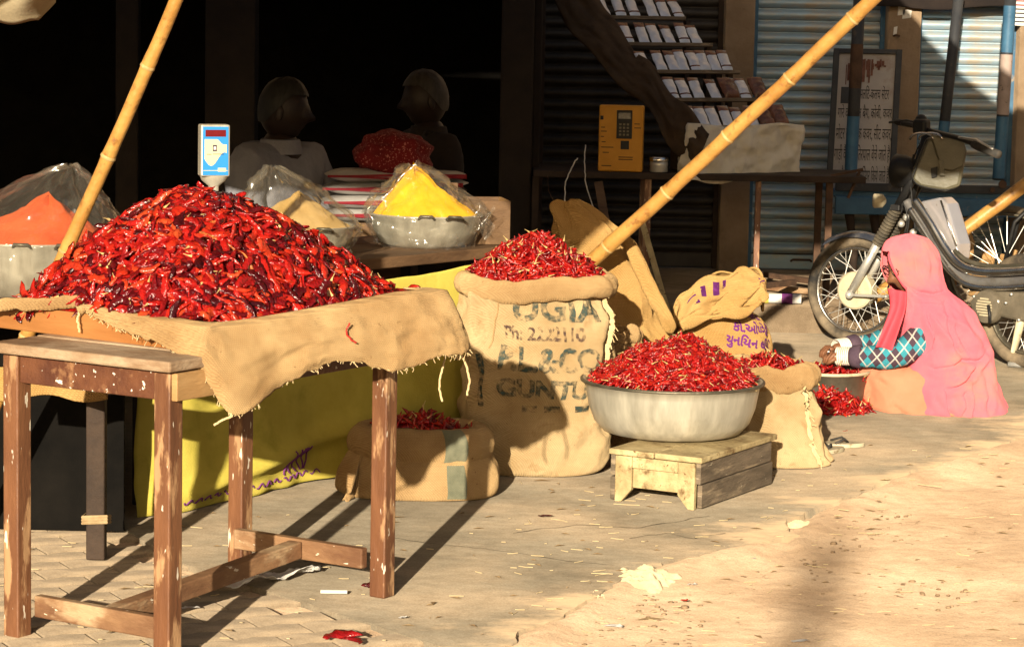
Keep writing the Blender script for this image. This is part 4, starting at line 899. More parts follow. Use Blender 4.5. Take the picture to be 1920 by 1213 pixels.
bamboo(A, B, .0285, .025, ns, 'thick bamboo pole slanting up to the right across the sachet stall', 3.)
# ------------------------------------------------------------------ sacks
def t_at_z(fn, u, z):
    lo_, hi = 0., 1.
    for _ in range(26):
        m_ = (lo_ + hi) / 2
        if fn(u, m_).z < z: lo_ = m_
        else: hi = m_
    return (lo_ + hi) / 2
def wrap_pt(fn, x, z, rx, off=.004, face=-math.pi / 2):
    u = ((face + x / rx) / (2 * math.pi)) % 1.0; t = t_at_z(fn, u, z); p = fn(u, t); e = .004
    n = (fn((u + e) % 1, t) - fn((u - e) % 1, t)).cross(fn(u, min(1, t + e)) - fn(u, max(0, t - e)))
    if n.length > 0: n.normalize()
    c = fn(u, t) - fn((u + .5) % 1, t)
    if n.dot(c) < 0: n = -n
    return p + n * off
def wrap_mesh(fn, vs, fs, x0, z0, rx, sx=1., rot=0., off=.004, slant=0.):
    # split long triangles so that letters follow the cloth
    import bmesh
    bm = bmesh.new(); bv = [bm.verts.new(v) for v in vs]
    for f in fs:
        try: bm.faces.new([bv[i] for i in f])
        except ValueError: pass
    bmesh.ops.triangulate(bm, faces=bm.faces[:])
    for _ in range(3):
        le = [e for e in bm.edges if e.calc_length() > .022]
        if not le: break
        bmesh.ops.subdivide_edges(bm, edges=le, cuts=1, use_grid_fill=False); bmesh.ops.triangulate(bm, faces=[f for f in bm.faces if len(f.verts) > 3])
    bm.verts.index_update(); c_, s_ = math.cos(rot), math.sin(rot); out = []
    for v in bm.verts:
        x, y = v.co.x * sx, v.co.y; out.append(wrap_pt(fn, x0 + x * c_ - y * s_, z0 + x * s_ + y * c_, rx, off))
    fc = [tuple(v.index for v in f.verts) for f in bm.faces]; bm.free(); return out, fc
def wrap_quad(fn, x0, x1, z0, z1, rx, off=.003, nu=6, nv=10):
    b = MB(); b.grid(lambda u, v: wrap_pt(fn, lerp(x0, x1, u), lerp(z0, z1, v), rx, off), nu, nv); return b
def rolled(cx, cy, rx, ry, z, r, seed, n_exp=2.4, dz=.01, lump=.25, flat=1.15):
    b = MB()
    def f(u, v):
        a, q = 2 * math.pi * u, 2 * math.pi * v; c, s_ = math.cos(a), math.sin(a); k = (abs(c) ** n_exp + abs(s_) ** n_exp) ** (-1 / n_exp)
        rr_ = r * (1 + lump * fbm(c * 2 + seed, s_ * 2, seed, 2)) * (1 + .05 * math.sin(a * 23 + q * 2)); out = V((c, s_, 0))
        return V((cx + rx * c * k, cy + ry * s_ * k, z + dz * nz(c * 2 + seed, s_ * 2, 4) * 2)) + out * (rr_ * math.cos(q)) + up * (rr_ * flat * math.sin(q))
    b.grid(f, 110, 14, wrap=True); 
    # close the section seam
    return b
def round_heap(cx, cy, z, rx, ry, h, seed, skew=(0, 0), pw=1.25):
    def fn(u, v):
        r = math.hypot(u, v); hh = h * max(0, 1 - min(1.05, r) ** pw) + .012 * fbm(u * 3 + seed, v * 3, seed, 2) * (1 - min(1, r) ** 3)
        k = max(0, 1 - r); return V((cx + u * rx + skew[0] * k, cy + v * ry + skew[1] * k, z + hh))
    return fn
def fill_heap(name, fn, variants, n, mats, label, seed, tilt=.35, lift=(-.008, .012), spread_=1.0, drop=.016, stray=0.):
    rr = random.Random(seed); xf = []
    for k in range(n):
        a = rr.uniform(0, 6.283); r = math.sqrt(rr.random()) * spread_; u, v = r * math.cos(a), r * math.sin(a)
        xf.append((rr.randrange(len(variants)), lay(fn(u, v), surf_n(fn, u, v), rr, tilt, rr.uniform(*lift) + (rr.random() < stray) * .012)))
    b = MB(); b.grid(lambda u, v: fn(v * .97 * math.cos(6.2832 * u), v * .97 * math.sin(6.2832 * u)) - up * drop, 40, 14, wrap=True)
    o = pods_to_mesh(name, variants, mats, xf, (b.v, b.f, 0)); return tag(o, label, 'chillies', kind='stuff')
CT = [M['chilli_thin'], M['chilli_stem']]; CM = [M['chilli_thin'], M['chilli_stem']]
# big lettered sack
S1 = V((.085, 9.52, 0)); rows = [(.0, .09, 9.5, .14, .10), (.008, .09, 9.5, .235, .19), (.07, .09, 9.5, .268, .215), (.2, .088, 9.51, .268, .225), (.36, .09, 9.52, .266, .235), (.52, .085, 9.52, .266, .235), (.62, .083, 9.53, .258, .23), (.675, .083, 9.53, .25, .225)]
f1 = rings(rows, 2.5, .034, 7., 2.)
def f1w(u, t):                           # sagging creases low down on the right
    p = f1(u, t); a = 2 * math.pi * u; k = math.exp(-((p.z - .2 - .25 * (p.x - .1)) / .03) ** 2) * max(0, math.cos(a + .9)); return p + V((0, .03 * k, 0))
t1 = thing('burlap_sack', 'tall stencilled burlap sack heaped with chillies, rim rolled down', 'sack', S1, 'burlap sacks on the pavement')
MB().grid(f1w, 110, 70, wrap=True).build('body', M['burlap_pale'], t1, smooth=True)
rolled(.083, 9.53, .258, .232, .668, .036, 3., dz=.012).build('rolled_rim', M['burlap'], t1, smooth=True)
for s_, x, z, size, sx, m in (('UGIA', -.085, .568, .135, 1.0, 'ink_teal'), ('Ph: 2222110', -.115, .500, .066, .86, 'ink_brown'), ('P.L.&CO', -.140, .392, .115, .88, 'ink_teal'), ('GUNTUR', -.135, .297, .088, 1.02, 'ink_teal')):
    v, f = text_mesh(s_, size, bold=.004 if size > .08 else .002); v, f = wrap_mesh(f1w, v, f, x, z, .262, sx, rot=-.03, off=.004); MB().add(v, f).build('lettering', M[m], t1)
for x in (-.05, .03, .13): wrap_quad(f1w, x, x + .055, .238, .262, .262, .004, 4, 3).build('lettering', M['ink_teal'], t1)
wrap_quad(f1w, -.205, -.185, .25, .44, .262, .004, 3, 16).build('stripe', M['ink_teal'], t1)
MB().tube([wrap_pt(f1w, lerp(-.125, -.165, q / 20), lerp(.635, .46, q / 20), .262, .002) for q in range(21)], .003, 5).build('stitching', M['burlap'], t1)
rg = random.Random(5); sm = MB()
pts = [wrap_pt(f1w, .30 + .012 * nz(q * .9, 3), lerp(.67, .36, q / 40), .262, .012) for q in range(41)]; MB().tube(pts, [.010 + .006 * nz(q * .7, 1) for q in range(41)], 7).build('frayed_seam', M['fringe'], t1, smooth=True)
for k in range(34):
    p = pts[rg.randrange(41)]; d = V((rg.uniform(.2, 1), rg.uniform(-1, .2), rg.uniform(-1, 1))) * .022; sm.tube([p, p + d * .6 + V((0, 0, -.004)), p + d + V((0, 0, -.012))], .0013, 4)
tag(sm.build('fray', M['fringe'], t1), kind='stuff')
fill_heap('chilli_heap', round_heap(.083, 9.53, .69, .235, .2, .14, 4., (-.005, 0), 1.5), MED, 1250, CM, 'rounded heap of red chillies filling the tall stencilled sack', 21, .5, stray=.15)
# low rolled sack in front
c2 = V((-.314, 8.99, 0)); rows = [(.0, c2.x, c2.y, .2, .1), (.006, c2.x, c2.y, .265, .18), (.06, c2.x, c2.y, .275, .195), (.12, c2.x + .004, c2.y, .255, .185), (.165, c2.x + .01, c2.y, .225, .16)]
f2 = rings(rows, 2.6, .016, 7., 6.)
t2 = thing('burlap_sack', 'short burlap sack with a thick rolled cuff and a green stripe', 'sack', c2, 'burlap sacks on the pavement')
MB().grid(f2, 90, 34, wrap=True).build('body', M['burlap'], t2, smooth=True)
f2c = lambda u, t: V((c2.x + .012, c2.y, .178)) + V((lambda c, s_, k, q, r: ((.196 * c * k) + c * r * math.cos(q), (.135 * s_ * k) + s_ * r * math.cos(q), r * 1.05 * math.sin(q)))(math.cos(6.2832 * u), math.sin(6.2832 * u), (abs(math.cos(6.2832 * u)) ** 2.5 + abs(math.sin(6.2832 * u)) ** 2.5) ** -.4, 6.2832 * t, .058 * (1 + .12 * fbm(math.cos(6.2832 * u) * 2, math.sin(6.2832 * u) * 2, 8, 2))))
MB().grid(f2c, 90, 18, wrap=True).build('rolled_rim', M['burlap'], t2, smooth=True)
M['stripe_green'] = mat('stripe_green', (.16, .17, .115), (.25, .25, .17), 20, .9, weave=100, bump=.4, dr=1.)
wrap_quad(f2, .105, .165, .015, .125, .27, .003, 6, 8).build('stripe', M['stripe_green'], t2)
sb = MB(); sb.grid(lambda u, v: (lambda p, q: q + (q - V((c2.x + .012, c2.y, .178))).normalized() * .0)(0, f2c((.75 + lerp(.055, .105, u)) % 1, lerp(-.30, .22, v) % 1) + V((0, -.003, .001))), 6, 12); sb.build('stripe', M['stripe_green'], t2)
er = MB(); e0 = gd(640, 948)
er.grid(lambda u, v: V((lerp(e0.x, -.5, u) + .03 * v * (1 - u), lerp(8.8, 8.86, u) + .02 * math.sin(v * 5) - .02 * math.sin(u * 6), .004 + .15 * v * (.25 + .75 * u) + .012 * nz(u * 5, v * 5))), 18, 14); er.build('loose_ear', M['burlap'], t2, smooth=True, solid=.006)
v, f = text_mesh('RAWS', .05); v, f = wrap_mesh(f2, v, f, -.115, .125, .27, 1., rot=-1.45, off=.003); MB().add(v, f).build('lettering', M['ink_faint'], t2)
fill_heap('chilli_heap', round_heap(c2.x + .012, c2.y, .195, .165, .11, .055, 9.), MED, 260, CM, 'small dark lot of chillies inside the short green-striped sack', 33, .7, (-.006, .02), 1., stray=.3)
# tall slumped sack behind
rows = [(.0, .40, 10.42, .2, .12), (.01, .40, 10.42, .24, .19), (.14, .40, 10.42, .245, .2), (.34, .392, 10.42, .228, .19), (.52, .362, 10.42, .198, .17), (.68, .326, 10.44, .165, .13), (.79, .285, 10.46, .115, .09), (.87, .228, 10.48, .055, .05), (.895, .218, 10.48, .012, .02)]
f3 = rings(rows, 2.3, .055, 5., 11., fold=.012, nf=7)
t3 = thing('burlap_sack', 'tall golden burlap sack slumped under the slanting bamboo pole', 'sack', V((.4, 10.42, 0)), 'burlap sacks on the pavement')
MB().grid(f3, 90, 70, wrap=True).build('body', M['burlap_gold'], t3, smooth=True)
fp = [at(1150, 440, 10.27), at(1178, 455, 10.25), at(1202, 505, 10.21), at(1228, 560, 10.18), at(1250, 600, 10.18), at(1256, 622, 10.2)]
MB().tube([V(cat(fp, k / 40)) for k in range(41)], [.012 + .042 * math.sin(math.pi * min(1, k / 40 * .9 + .06)) + .008 * nz(k * .3, 2) for k in range(41)], 16, flat=.55).build('folded_flap', M['burlap_gold'], t3, smooth=True)
# purple printed sack, mouth gathered
rows = [(.0, .86, 10.95, .14, .1), (.008, .86, 10.95, .195, .165), (.12, .86, 10.95, .21, .18), (.28, .86, 10.95, .205, .175), (.38, .865, 10.96, .178, .15), (.43, .85, 10.97, .12, .11), (.455, .84, 10.98, .03, .05)]
f4 = rings(rows, 2.6, .022, 5., 17.)
t4 = thing('burlap_sack', 'golden burlap sack with purple print and a crumpled folded mouth', 'sack', V((.86, 10.95, 0)), 'burlap sacks on the pavement')
MB().grid(f4, 90, 50, wrap=True).build('body', M['burlap_gold'], t4, smooth=True)
topc = [at(1262, 585, 10.86), at(1285, 545, 10.9), at(1340, 518, 10.95), at(1385, 507, 10.98), at(1425, 512, 10.96), at(1436, 545, 10.9)]; botc = [at(1262, 640, 10.76), at(1300, 606, 10.74), at(1345, 592, 10.74), at(1380, 588, 10.74), at(1418, 570, 10.76), at(1437, 552, 10.82)]
def flp(u, v):
    a, b = V(cat(topc, u)), V(cat(botc, u)); p = a.lerp(b, v); bul = math.sin(math.pi * v)
    return p + V((0, -.07 * bul - .038 * math.sin(u * 17 + v * 6 + 2 * nz(u * 5, v * 4)) - .03 * fbm(u * 6, v * 5, 3, 3), .012 * math.sin(u * 22 + v * 5)))
MB().grid(flp, 70, 36).build('gathered_mouth', M['burlap_gold'], t4, smooth=True, solid=.008)
bk = lambda u, v: V(cat(topc, u)) + V((0, .10 * v, -.10 * v * v + .012 * math.sin(u * 19)))
MB().grid(bk, 60, 10).build('gathered_mouth', M['burlap_gold'], t4, smooth=True, solid=.008)
rl = [at(1275, 612, 10.72), at(1315, 598, 10.70), at(1360, 590, 10.70), at(1400, 584, 10.71), at(1432, 560, 10.76)]
MB().tube([V(cat(rl, k / 30)) for k in range(31)], [.02 + .012 * math.sin(k * .4) for k in range(31)], 12, flat=.8).build('fold', M['burlap_gold'], t4, smooth=True)
for u0, v0, du, dv in ((.22, .28, .07, .22), (.31, .2, .03, .2), (.40, .12, .05, .24), (.47, .1, .03, .2), (.80, .08, .06, .2), (.86, .14, .06, .22)):
    b = MB(); b.grid(lambda u, v: flp(u0 + du * (u - .5) + .03 * v * math.sin(u0 * 40), v0 + dv * v) + V((0, -.009, .003)), 5, 8); b.build('lettering', M['ink_purple'], t4)
for s_, x, z, size, rot in (('સંચાલના', .062, .412, .05, -.14), ('કો.ઓપરેટી', .04, .362, .05, -.16), ('યુનિયન લિમિ', .008, .312, .05, -.18)):
    v, f = text_mesh(s_, size, bold=.0016); v, f = wrap_mesh(f4, v, f, x, z, .205, 1., rot=rot, off=.005); MB().add(v, f).build('lettering', M['ink_purple'], t4)
# small grey sack squeezed between
rows = [(.0, .40, 9.98, .08, .08), (.01, .40, 9.98, .115, .11), (.2, .395, 9.98, .12, .11), (.345, .385, 9.98, .10, .10), (.36, .385, 9.98, .085, .085)]
t5 = thing('burlap_sack', 'small rolled sack in shadow between the tall sack and the basin', 'sack', V((.4, 9.98, 0)), 'burlap sacks on the pavement')
MB().grid(rings(rows, 2.4, .014, 7., 23.), 60, 30, wrap=True).build('body', M['burlap'], t5, smooth=True)
rolled(.385, 9.98, .085, .08, .375, .035, 5., lump=.4).build('rolled_rim', M['burlap'], t5, smooth=True); rolled(.385, 9.98, .08, .078, .43, .03, 9., lump=.4).build('rolled_rim', M['burlap'], t5, smooth=True)
# sack right of the steel basin
c6 = V((.965, 9.75, 0)); rows = [(.0, c6.x + .02, c6.y, .15, .1), (.006, c6.x + .03, c6.y, .195, .165), (.05, c6.x + .02, c6.y, .185, .165), (.18, c6.x, c6.y, .168, .155), (.27, c6.x - .01, c6.y, .16, .145), (.31, c6.x - .01, c6.y, .155, .14)]
f6 = rings(rows, 2.5, .026, 9., 29., fold=.008, nf=11)
t6 = thing('burlap_sack', 'knee-high burlap sack with frayed seam right of the steel basin', 'sack', c6, 'burlap sacks on the pavement')
MB().grid(f6, 80, 40, wrap=True).build('body', M['burlap_pale'], t6, smooth=True)
rolled(c6.x - .01, c6.y, .145, .13, .325, .042, 7., lump=.3).build('rolled_rim', M['burlap'], t6, smooth=True)
pts = [wrap_pt(f6, .12 + .02 * nz(q * .8, 4) + .03 * (q / 30), lerp(.30, .01, q / 30), .18, .008) for q in range(31)]; MB().tube(pts, [.007 + .004 * nz(q * .7, 3) for q in range(31)], 7).build('frayed_seam', M['fringe'], t6, smooth=True)
sm = MB()
for k in range(40):
    p = pts[rg.randrange(31)]; d = V((rg.uniform(-.4, 1), rg.uniform(-1, 0), rg.uniform(-1, .6))) * .024; sm.tube([p, p + d * .6, p + d + V((0, 0, -.008))], .0013, 4)
tag(sm.build('fray', M['fringe'], t6), kind='stuff')
fill_heap('chilli_heap', round_heap(c6.x - .01, c6.y + .02, .335, .125, .12, .05, 3.), THIN, 260, CT, 'few red chillies lying in the knee-high sack right of the basin', 41, .5, stray=.2)
# ------------------------------------------------------------------ low wooden stool and the steel basin on it
SA = V((.636, 8.752, 0)); q = 1.057; sa_ = V((math.cos(q), math.sin(q), 0)); sb_ = V((-math.sin(q), math.cos(q), 0)); SL, SW, SH = .60, .336, .182
st = thing('low_stool', 'low worn wooden stool with a pale front under the steel basin', 'stool', SA + sa_ * SL / 2 + sb_ * SW / 2)
MB().obox(SA - sa_ * .012 - sb_ * .01 + up * (SH - .02), sa_ * (SL + .02), sb_ * (SW * .52), up * .02).build('top_board', M['wood_pale'], st, bevel=.004)
MB().obox(SA - sa_ * .012 + sb_ * (SW * .52 - .005) + up * (SH - .021), sa_ * (SL + .02), sb_ * (SW * .5), up * .02).build('top_board', M['wood_pale'], st, bevel=.004)
for z0, z1, m in ((.006, .084, 'wood_grey'), (.088, SH - .022, 'wood_grey')):
    MB().obox(SA + up * z0 + sa_ * (.018 if z0 < .05 else .004), sa_ * (SL - .024), sb_ * .018, up * (z1 - z0)).build('side_board', M[m], st, bevel=.003)
    MB().obox(SA + sb_ * (SW - .018) + up * z0, sa_ * SL, sb_ * .018, up * (z1 - z0)).build('side_board', M[m], st, bevel=.003)
for e in (0, 1):
    o = SA + sa_ * (-.0025 if e == 0 else SL - .02)
    for k in (0, 1):                     # shaped legs of the pale front
        y0 = .019 if k == 0 else SW - .019; d = sb_ * (.05 if k == 0 else -.05)
        b = MB(); P = [o + sb_ * y0, o + sb_ * y0 + d * .45, o + sb_ * y0 + d * 1.25 + up * .045, o + sb_ * y0 + d * 1.25 + up * (SH - .024), o + sb_ * y0 + up * (SH - .024)]; Q = [p + sa_ * .02 for p in P]
        b.add(P + Q, [(0, 1, 2, 3, 4), (9, 8, 7, 6, 5)] + [(i, i + 5, (i + 1) % 5 + 5, (i + 1) % 5) for i in range(5)]); b.build('leg', M['wood_pale'], st, bevel=.003)
    MB().obox(o + sb_ * .083 + up * (SH - .062), sb_ * (SW - .166), sa_ * .018, up * .038).build('rail', M['wood_pale'], st, bevel=.003)
    MB().obox(o + sa_ * .009 + sb_ * .083 + up * .052, sb_ * (SW - .166), sa_ * .010, up * .066).build('panel', M['wood_pale'], st, bevel=.002)
bw = V((.566, 9.24, SH + .004))
tb_ = thing('steel_basin', 'large dented steel basin heaped with thin red chillies on the stool', 'basin', bw)
MB().lathe([(.0, 0), (.205, .0), (.24, .008), (.272, .042), (.292, .095), (.302, .150), (.305, .174), (.320, .179), (.322, .186), (.314, .190), (.298, .182), (.288, .13), (.265, .05), (.20, .012), (.0, .008)], 72, bw).build('bowl', M['steel'], tb_, smooth=True)
MB().lathe([(.313, .1895), (.320, .1905), (.3235, .187), (.3235, .181), (.318, .179)], 72, bw).build('rim', M['steel_dark'], tb_, smooth=True)
fill_heap('chilli_heap', round_heap(bw.x, bw.y, bw.z + .182, .295, .288, .145, 6., (.03, 0), 1.35), THIN, 2600, CT, 'wide heap of thin red chillies in the big steel basin', 55, .32, (-.006, .010), .94, stray=.06)
# ------------------------------------------------------------------ the sorter's basin, chillies on the ground
wb = V((1.345, 11.22, .002))
t7 = thing('metal_basin', 'dull dark metal basin in front of the woman in pink', 'basin', wb)
MB().lathe([(0, 0), (.12, 0), (.145, .01), (.162, .06), (.168, .135), (.180, .142), (.182, .15), (.172, .152), (.160, .12), (.14, .03), (0, .012)], 56, wb).build('bowl', M['steel_dark'], t7, smooth=True)
MB().lathe([(.170, .152), (.182, .155), (.185, .150), (.183, .143)], 56, wb).build('rim', M['cream_metal'], t7, smooth=True)
fill_heap('chilli_heap', round_heap(wb.x, wb.y, .115, .15, .15, .035, 8.), MED, 260, CM, 'red chillies inside the dull basin under the woman\'s hands', 61, .5, stray=.2)
gp = gd(1556, 772)
fill_heap('chilli_heap', round_heap(gp.x, gp.y + .03, .004, .15, .12, .075, 2.), MED, 420, CM, 'loose pile of red chillies on the pavement beside the sack', 67, .6, (-.002, .016), 1.15, stray=.2)
# sandals
for k, (px, py, rz, z_, lb) in enumerate(((1566, 838, R(8), 0, 'pale worn rubber sandal lying clear beside the sack'), (1540, 850, R(38), 0, 'pale worn rubber sandal half hidden behind the sack'))):
    c = gd(px, py); t = thing('sandal', lb, 'sandal', c, 'pair of sandals'); m = Matrix.Translation(c) @ rotz(rz); b = MB(); N = 28
    ol = [(.115 * math.cos(a), (.036 + .008 * math.cos(a)) * math.sin(a) * (1 - .15 * math.cos(2 * a))) for a in [2 * math.pi * i / N for i in range(N)]]
    b.add([(x, y, .002) for x, y in ol] + [(x, y, .018) for x, y in ol], [tuple(range(N))[::-1], tuple(range(N, 2 * N))] + [(i, (i + 1) % N, (i + 1) % N + N, i + N) for i in range(N)]); b.xf(m); b.build('sole', M['cream_metal'], t, bevel=.002)
    b = MB(); b.tube([V((.05, 0, .018)), V((.03, .02, .035)), V((-.01, .038, .02))], .005, 6); b.tube([V((.05, 0, .018)), V((.03, -.02, .035)), V((-.01, -.038, .02))], .005, 6); b.xf(m); b.build('strap', M['rubber'], t, smooth=True)
# ------------------------------------------------------------------ litter on the ground
def crumple(u, v):
    a, b, c, d = gd(338, 1122), gd(470, 1104), gd(520, 1062), gd(600, 1078); p = a.lerp(d, u); w = .10 * math.sin(math.pi * min(1, u * 1.05 + .02)) ** .6
    return p + V((.3, -.75, 0)) * w * (v - .5) + up * (.012 + .022 * abs(fbm(u * 7, v * 4, 2, 3)) + .02 * math.sin(u * 9) ** 2 * v)
tag(MB().grid(crumple, 50, 14).build('torn_paper', M['paper'], smooth=True, solid=.002), 'torn crumpled white paper under the table stretcher', 'paper')
for px, py, l, rz, m, nm, lb, ct_ in ((626, 1113, .075, .03, 'paper', 'cigarette', 'white cigarette end lying near the table leg', 'cigarette'), (757, 1160, .03, .6, 'paper', 'paper_scrap', 'tiny white paper scrap in front of the table', 'paper'), (358, 1142, .05, .2, 'paper', 'paper_scrap', 'white paper scrap beside the near table leg', 'paper'), (1395, 1048, .07, .05, 'paper', 'paper_scrap', 'thin white paper strip next to the small pale lump', 'paper'), (1298, 1098, .03, .3, 'paper', 'paper_scrap', 'white scrap at the right of the large pale lump', 'paper'), (1500, 1204, .05, .4, 'paper', 'paper_scrap', 'white scrap at the bottom edge of the dusty road', 'paper'), (1150, 1176, .05, -.3, 'paper', 'paper_scrap', 'white strip near the broken edge of the pavement', 'paper')):
    c = gd(px, py, .004 if px < 1100 else -.012); d = V((math.cos(rz), math.sin(rz), 0))
    b = MB()
    if nm == 'cigarette': b.tube([c - d * l / 2 + up * .006, c + d * l / 2 + up * .006], .0055, 8)
    else: b.grid(lambda u, v: c + d * (l * (u - .5)) + V((-d.y, d.x, 0)) * (l * .4 * (v - .5)) + up * (.005 + .008 * abs(nz(u * 3 + px, v * 3))), 5, 3)
    tag(b.build(nm, M[m]), lb, ct_)
for k, (px, py, v, sc, rz, lb) in enumerate(((640, 1190, 1, 1.1, .3, 'curled red chilli pod fallen on the zigzag pavers'), (664, 1200, 4, .7, 2.4, 'dark broken chilli pod beside the curled one on the pavers'), (700, 1096, 2, .6, .1, 'short red chilli piece beside the right table leg'), (1022, 966, 5, .45, .2, 'thin red chilli scrap on the bare pavement below the tall sack'), (1284, 1124, 6, .25, .5, 'tiny red chilli crumb near the large pale lump'), (1586, 808, 3, .6, 1.2, 'dark chilli piece between the pile and the sandal'))):
    c = gd(px, py, .012 if px < 1100 else -.002)
    tag(inst(BIGM[v], 'chilli_pod', Matrix.Translation(c) @ rotz(rz) @ Matrix.Scale(sc, 4)), lb, 'chilli', 'chilli pods fallen on the ground')
def lump(px, py, sx, sy, h, seed, label):
    c = gd(px, py, -.02)
    def f(u, v):
        a = 6.2832 * u; r = (1 - v) * (1 + .38 * fbm(math.cos(a) * 2.2 + seed, math.sin(a) * 2.2, seed, 4)); return c + V((sx * r * math.cos(a), sy * r * math.sin(a), h * .8 * (1 - (1 - v) ** 3) * (.7 + .45 * fbm(math.cos(a) * r * 2.2, math.sin(a) * r * 2.2, seed, 4)) - .006 * (v == 0)))
    tag(MB().grid(f, 90, 26, wrap=True).build('plaster_lump', M['lump'], smooth=True), label, 'rubble')
lump(1208, 1090, .105, .17, .055, 3., 'large pale crumbling lump at the broken pavement edge')
lump(1365, 1032, .055, .09, .03, 8., 'small pale crumbling lump beyond the large one')
lump(1120, 1122, .03, .07, .03, 12., 'tiny pale crumb left of the large lump'); lump(1500, 985, .05, .06, .02, 15., 'low earthy lump at the notch of the pavement edge')
rg = random.Random(9); sw = MB(); lv = MB()
for k in range(480):
    px, py = rg.uniform(950, 1930), rg.uniform(830, 1230)
    if rg.random() < .25: px, py = rg.uniform(0, 1000), rg.uniform(960, 1230)
    c = gd(px, py, -.014 if py > 1010 - (px - 1450) * .33 and px > 930 else .003); l = rg.uniform(.008, .045) * (2.2 if rg.random() < .06 else 1); a = rg.gauss(0, .6); d = V((math.cos(a), math.sin(a), 0)) * l
    if rg.random() < .6: sw.tube([c - d / 2, c + V((-d.y, d.x, 0)) * rg.uniform(-.12, .12), c + d / 2], .0011, 4)
    else:
        w = l * .35; n = V((-d.y, d.x, 0)).normalized() * w; lv.add([c - d / 2, c + n / 2 + up * .003, c + d / 2, c - n / 2 + up * .004], [(0, 1, 2, 3)])
tag(sw.build('straw', M['straw']), 'dry straw bits scattered over the dusty ground', 'straw', kind='stuff')
tag(lv.build('dry_leaf_bits', M['leaf_dry']), 'small dry leaf and husk bits strewn over the ground', 'leaf litter', kind='stuff')
pb = MB()
for k in range(1500):
    px, py = rg.uniform(940, 1930), rg.uniform(960, 1230)
    if py < 1010 - (px - 1450) * .33: continue
    c = gd(px, py, -.022); r = rg.uniform(.0025, .009) * (1.6 if rg.random() < .04 else 1); pb.sphere(c + up * r * .3, (r, r * rg.uniform(.6, 1), r * .6), 6, 4)
tag(pb.build('grit', M['grit_dark'], smooth=True), 'fine grit and pebbles on the dusty road', 'grit', kind='stuff')
# ------------------------------------------------------------------ sachet stall
DY = 14.0
tb2 = thing('stall_table', 'dark narrow table under the sachet rack with thin rusty legs', 'table', at(1300, 540, DY))
zt = .80
l0, l1 = at(1000, 320, DY), at(1622, 316, DY)
for k in range(2):
    MB().obox((l0.x, DY - .06 + k * .3, zt - .035), (l1.x - l0.x, 0, 0), (0, .295, 0), (0, 0, .035)).build('plank', M['wood_dark'], tb2, bevel=.004)
for px, m in ((1213, 'wood_paint'), (1421, 'wood_paint'), (1553, 'rust'), (1003, 'wood_dark')):
    x = at(px, 400, DY).x; MB().obox((x - .018, DY - .03, .141), (.036 if px != 1421 else .03, 0, 0), (0, .036, 0), (0, 0, zt - .036 - .141)).build('leg', M[m], tb2, bevel=.003)
    if px != 1421: MB().obox((x - .018, DY + .45, .141), (.036, 0, 0), (0, .036, 0), (0, 0, zt - .036 - .141)).build('leg', M[m], tb2)
for (a, b) in ((at(1612, 322, DY), at(1590, 372, DY)), (at(1558, 330, DY), at(1618, 318, DY))): MB().bar(a, b, .02, .014).build('bracket', M['rust'], tb2)
rk = V((.88, .475, 0)).normalized(); bkk = V((-.475, .88, 0)).normalized()
R0 = at(1296, 330, DY - .03); R0.z = zt + .002; RLEN = .68
rack = thing('display_rack', 'stepped cloth-covered rack of silver sachets on the stall table', 'rack', R0 + rk * .3)
MB().obox(R0 + bkk * .02, rk * RLEN, bkk * .2, up * .235).build('base_box', M['cloth_brown'], rack, bevel=.01)
def fcl(u, v):                           # white cloth wrapped round the front box
    s_ = u * 1.5 - .22; ww = .024 * fbm(u * 9, v * 3, 3, 3) + .02 * (.5 - abs(math.sin(u * 11 + v * 2.5 + 2 * nz(u * 4, v))))
    if s_ < 0: p = R0 + bkk * (-s_ * .5); o = -rk
    elif s_ <= 1: p = R0 + rk * (s_ * RLEN); o = -bkk
    else: p = R0 + rk * RLEN + bkk * ((s_ - 1) * .5); o = rk
    z = lerp(.25 + .01 * math.sin(u * 12), -.022 - .05 * max(0, math.sin((u - .12) * 9)) * (1 - u), v)
    return p + o * (.022 + ww + .02 * v * math.sin(u * 5)) + up * z
MB().grid(fcl, 110, 30).build('front_cloth', M['cloth_white'], rack, smooth=True, solid=.004)
MB().grid(lambda u, v: R0 + rk * (u * (RLEN + .02) - .01) + bkk * (-.02 + .2 * v) + up * (.248 - .02 * v + .006 * nz(u * 8, v * 4)), 30, 8).build('front_cloth', M['cloth_white'], rack, smooth=True, solid=.003)
RZ, RB = .142, .225
for k in range(5):
    o = R0 + bkk * (.06 + RB * k) + up * (.236 + RZ * k)
    if k: MB().obox(o - bkk * .03 - up * .02, rk * (RLEN - .04 * k), bkk * (RB - .01), up * .02).build('step', M['cloth_brown'], rack, bevel=.004)
    if k: MB().obox(o - bkk * .032 - up * .014, rk * (RLEN - .04 * k), bkk * .0015, up * .018).build('step_edging', M['wood_grey'], rack)
    if k: MB().obox(o + rk * (.02 + (RLEN - .1) * .9) - up * (.236 + RZ * k - .02), rk * .03, bkk * .03, up * (.236 + RZ * k - .04)).build('support', M['wood_dark'], rack)
Lc = [at(1020, -30, 14.75), at(1060, 40, 14.7), at(1120, 118, 14.5), at(1200, 190, 14.25), at(1250, 262, 14.05), at(1296, 322, 13.95)]
Rc = [at(1112, -30, 14.85), at(1150, 40, 14.72), at(1192, 92, 14.52), at(1238, 145, 14.3), at(1284, 200, 14.08), at(1330, 245, 13.92)]
MB().grid(lambda u, v: V(cat(Lc, v)).lerp(V(cat(Rc, v)), u) + V((0, -.03 * math.sin(math.pi * u) - .035 * fbm(u * 3, v * 9, 6, 3), .02 * math.sin(v * 21 + u * 3))), 24, 60).build('side_cloth', M['cloth_brown'], rack, smooth=True, solid=.004)
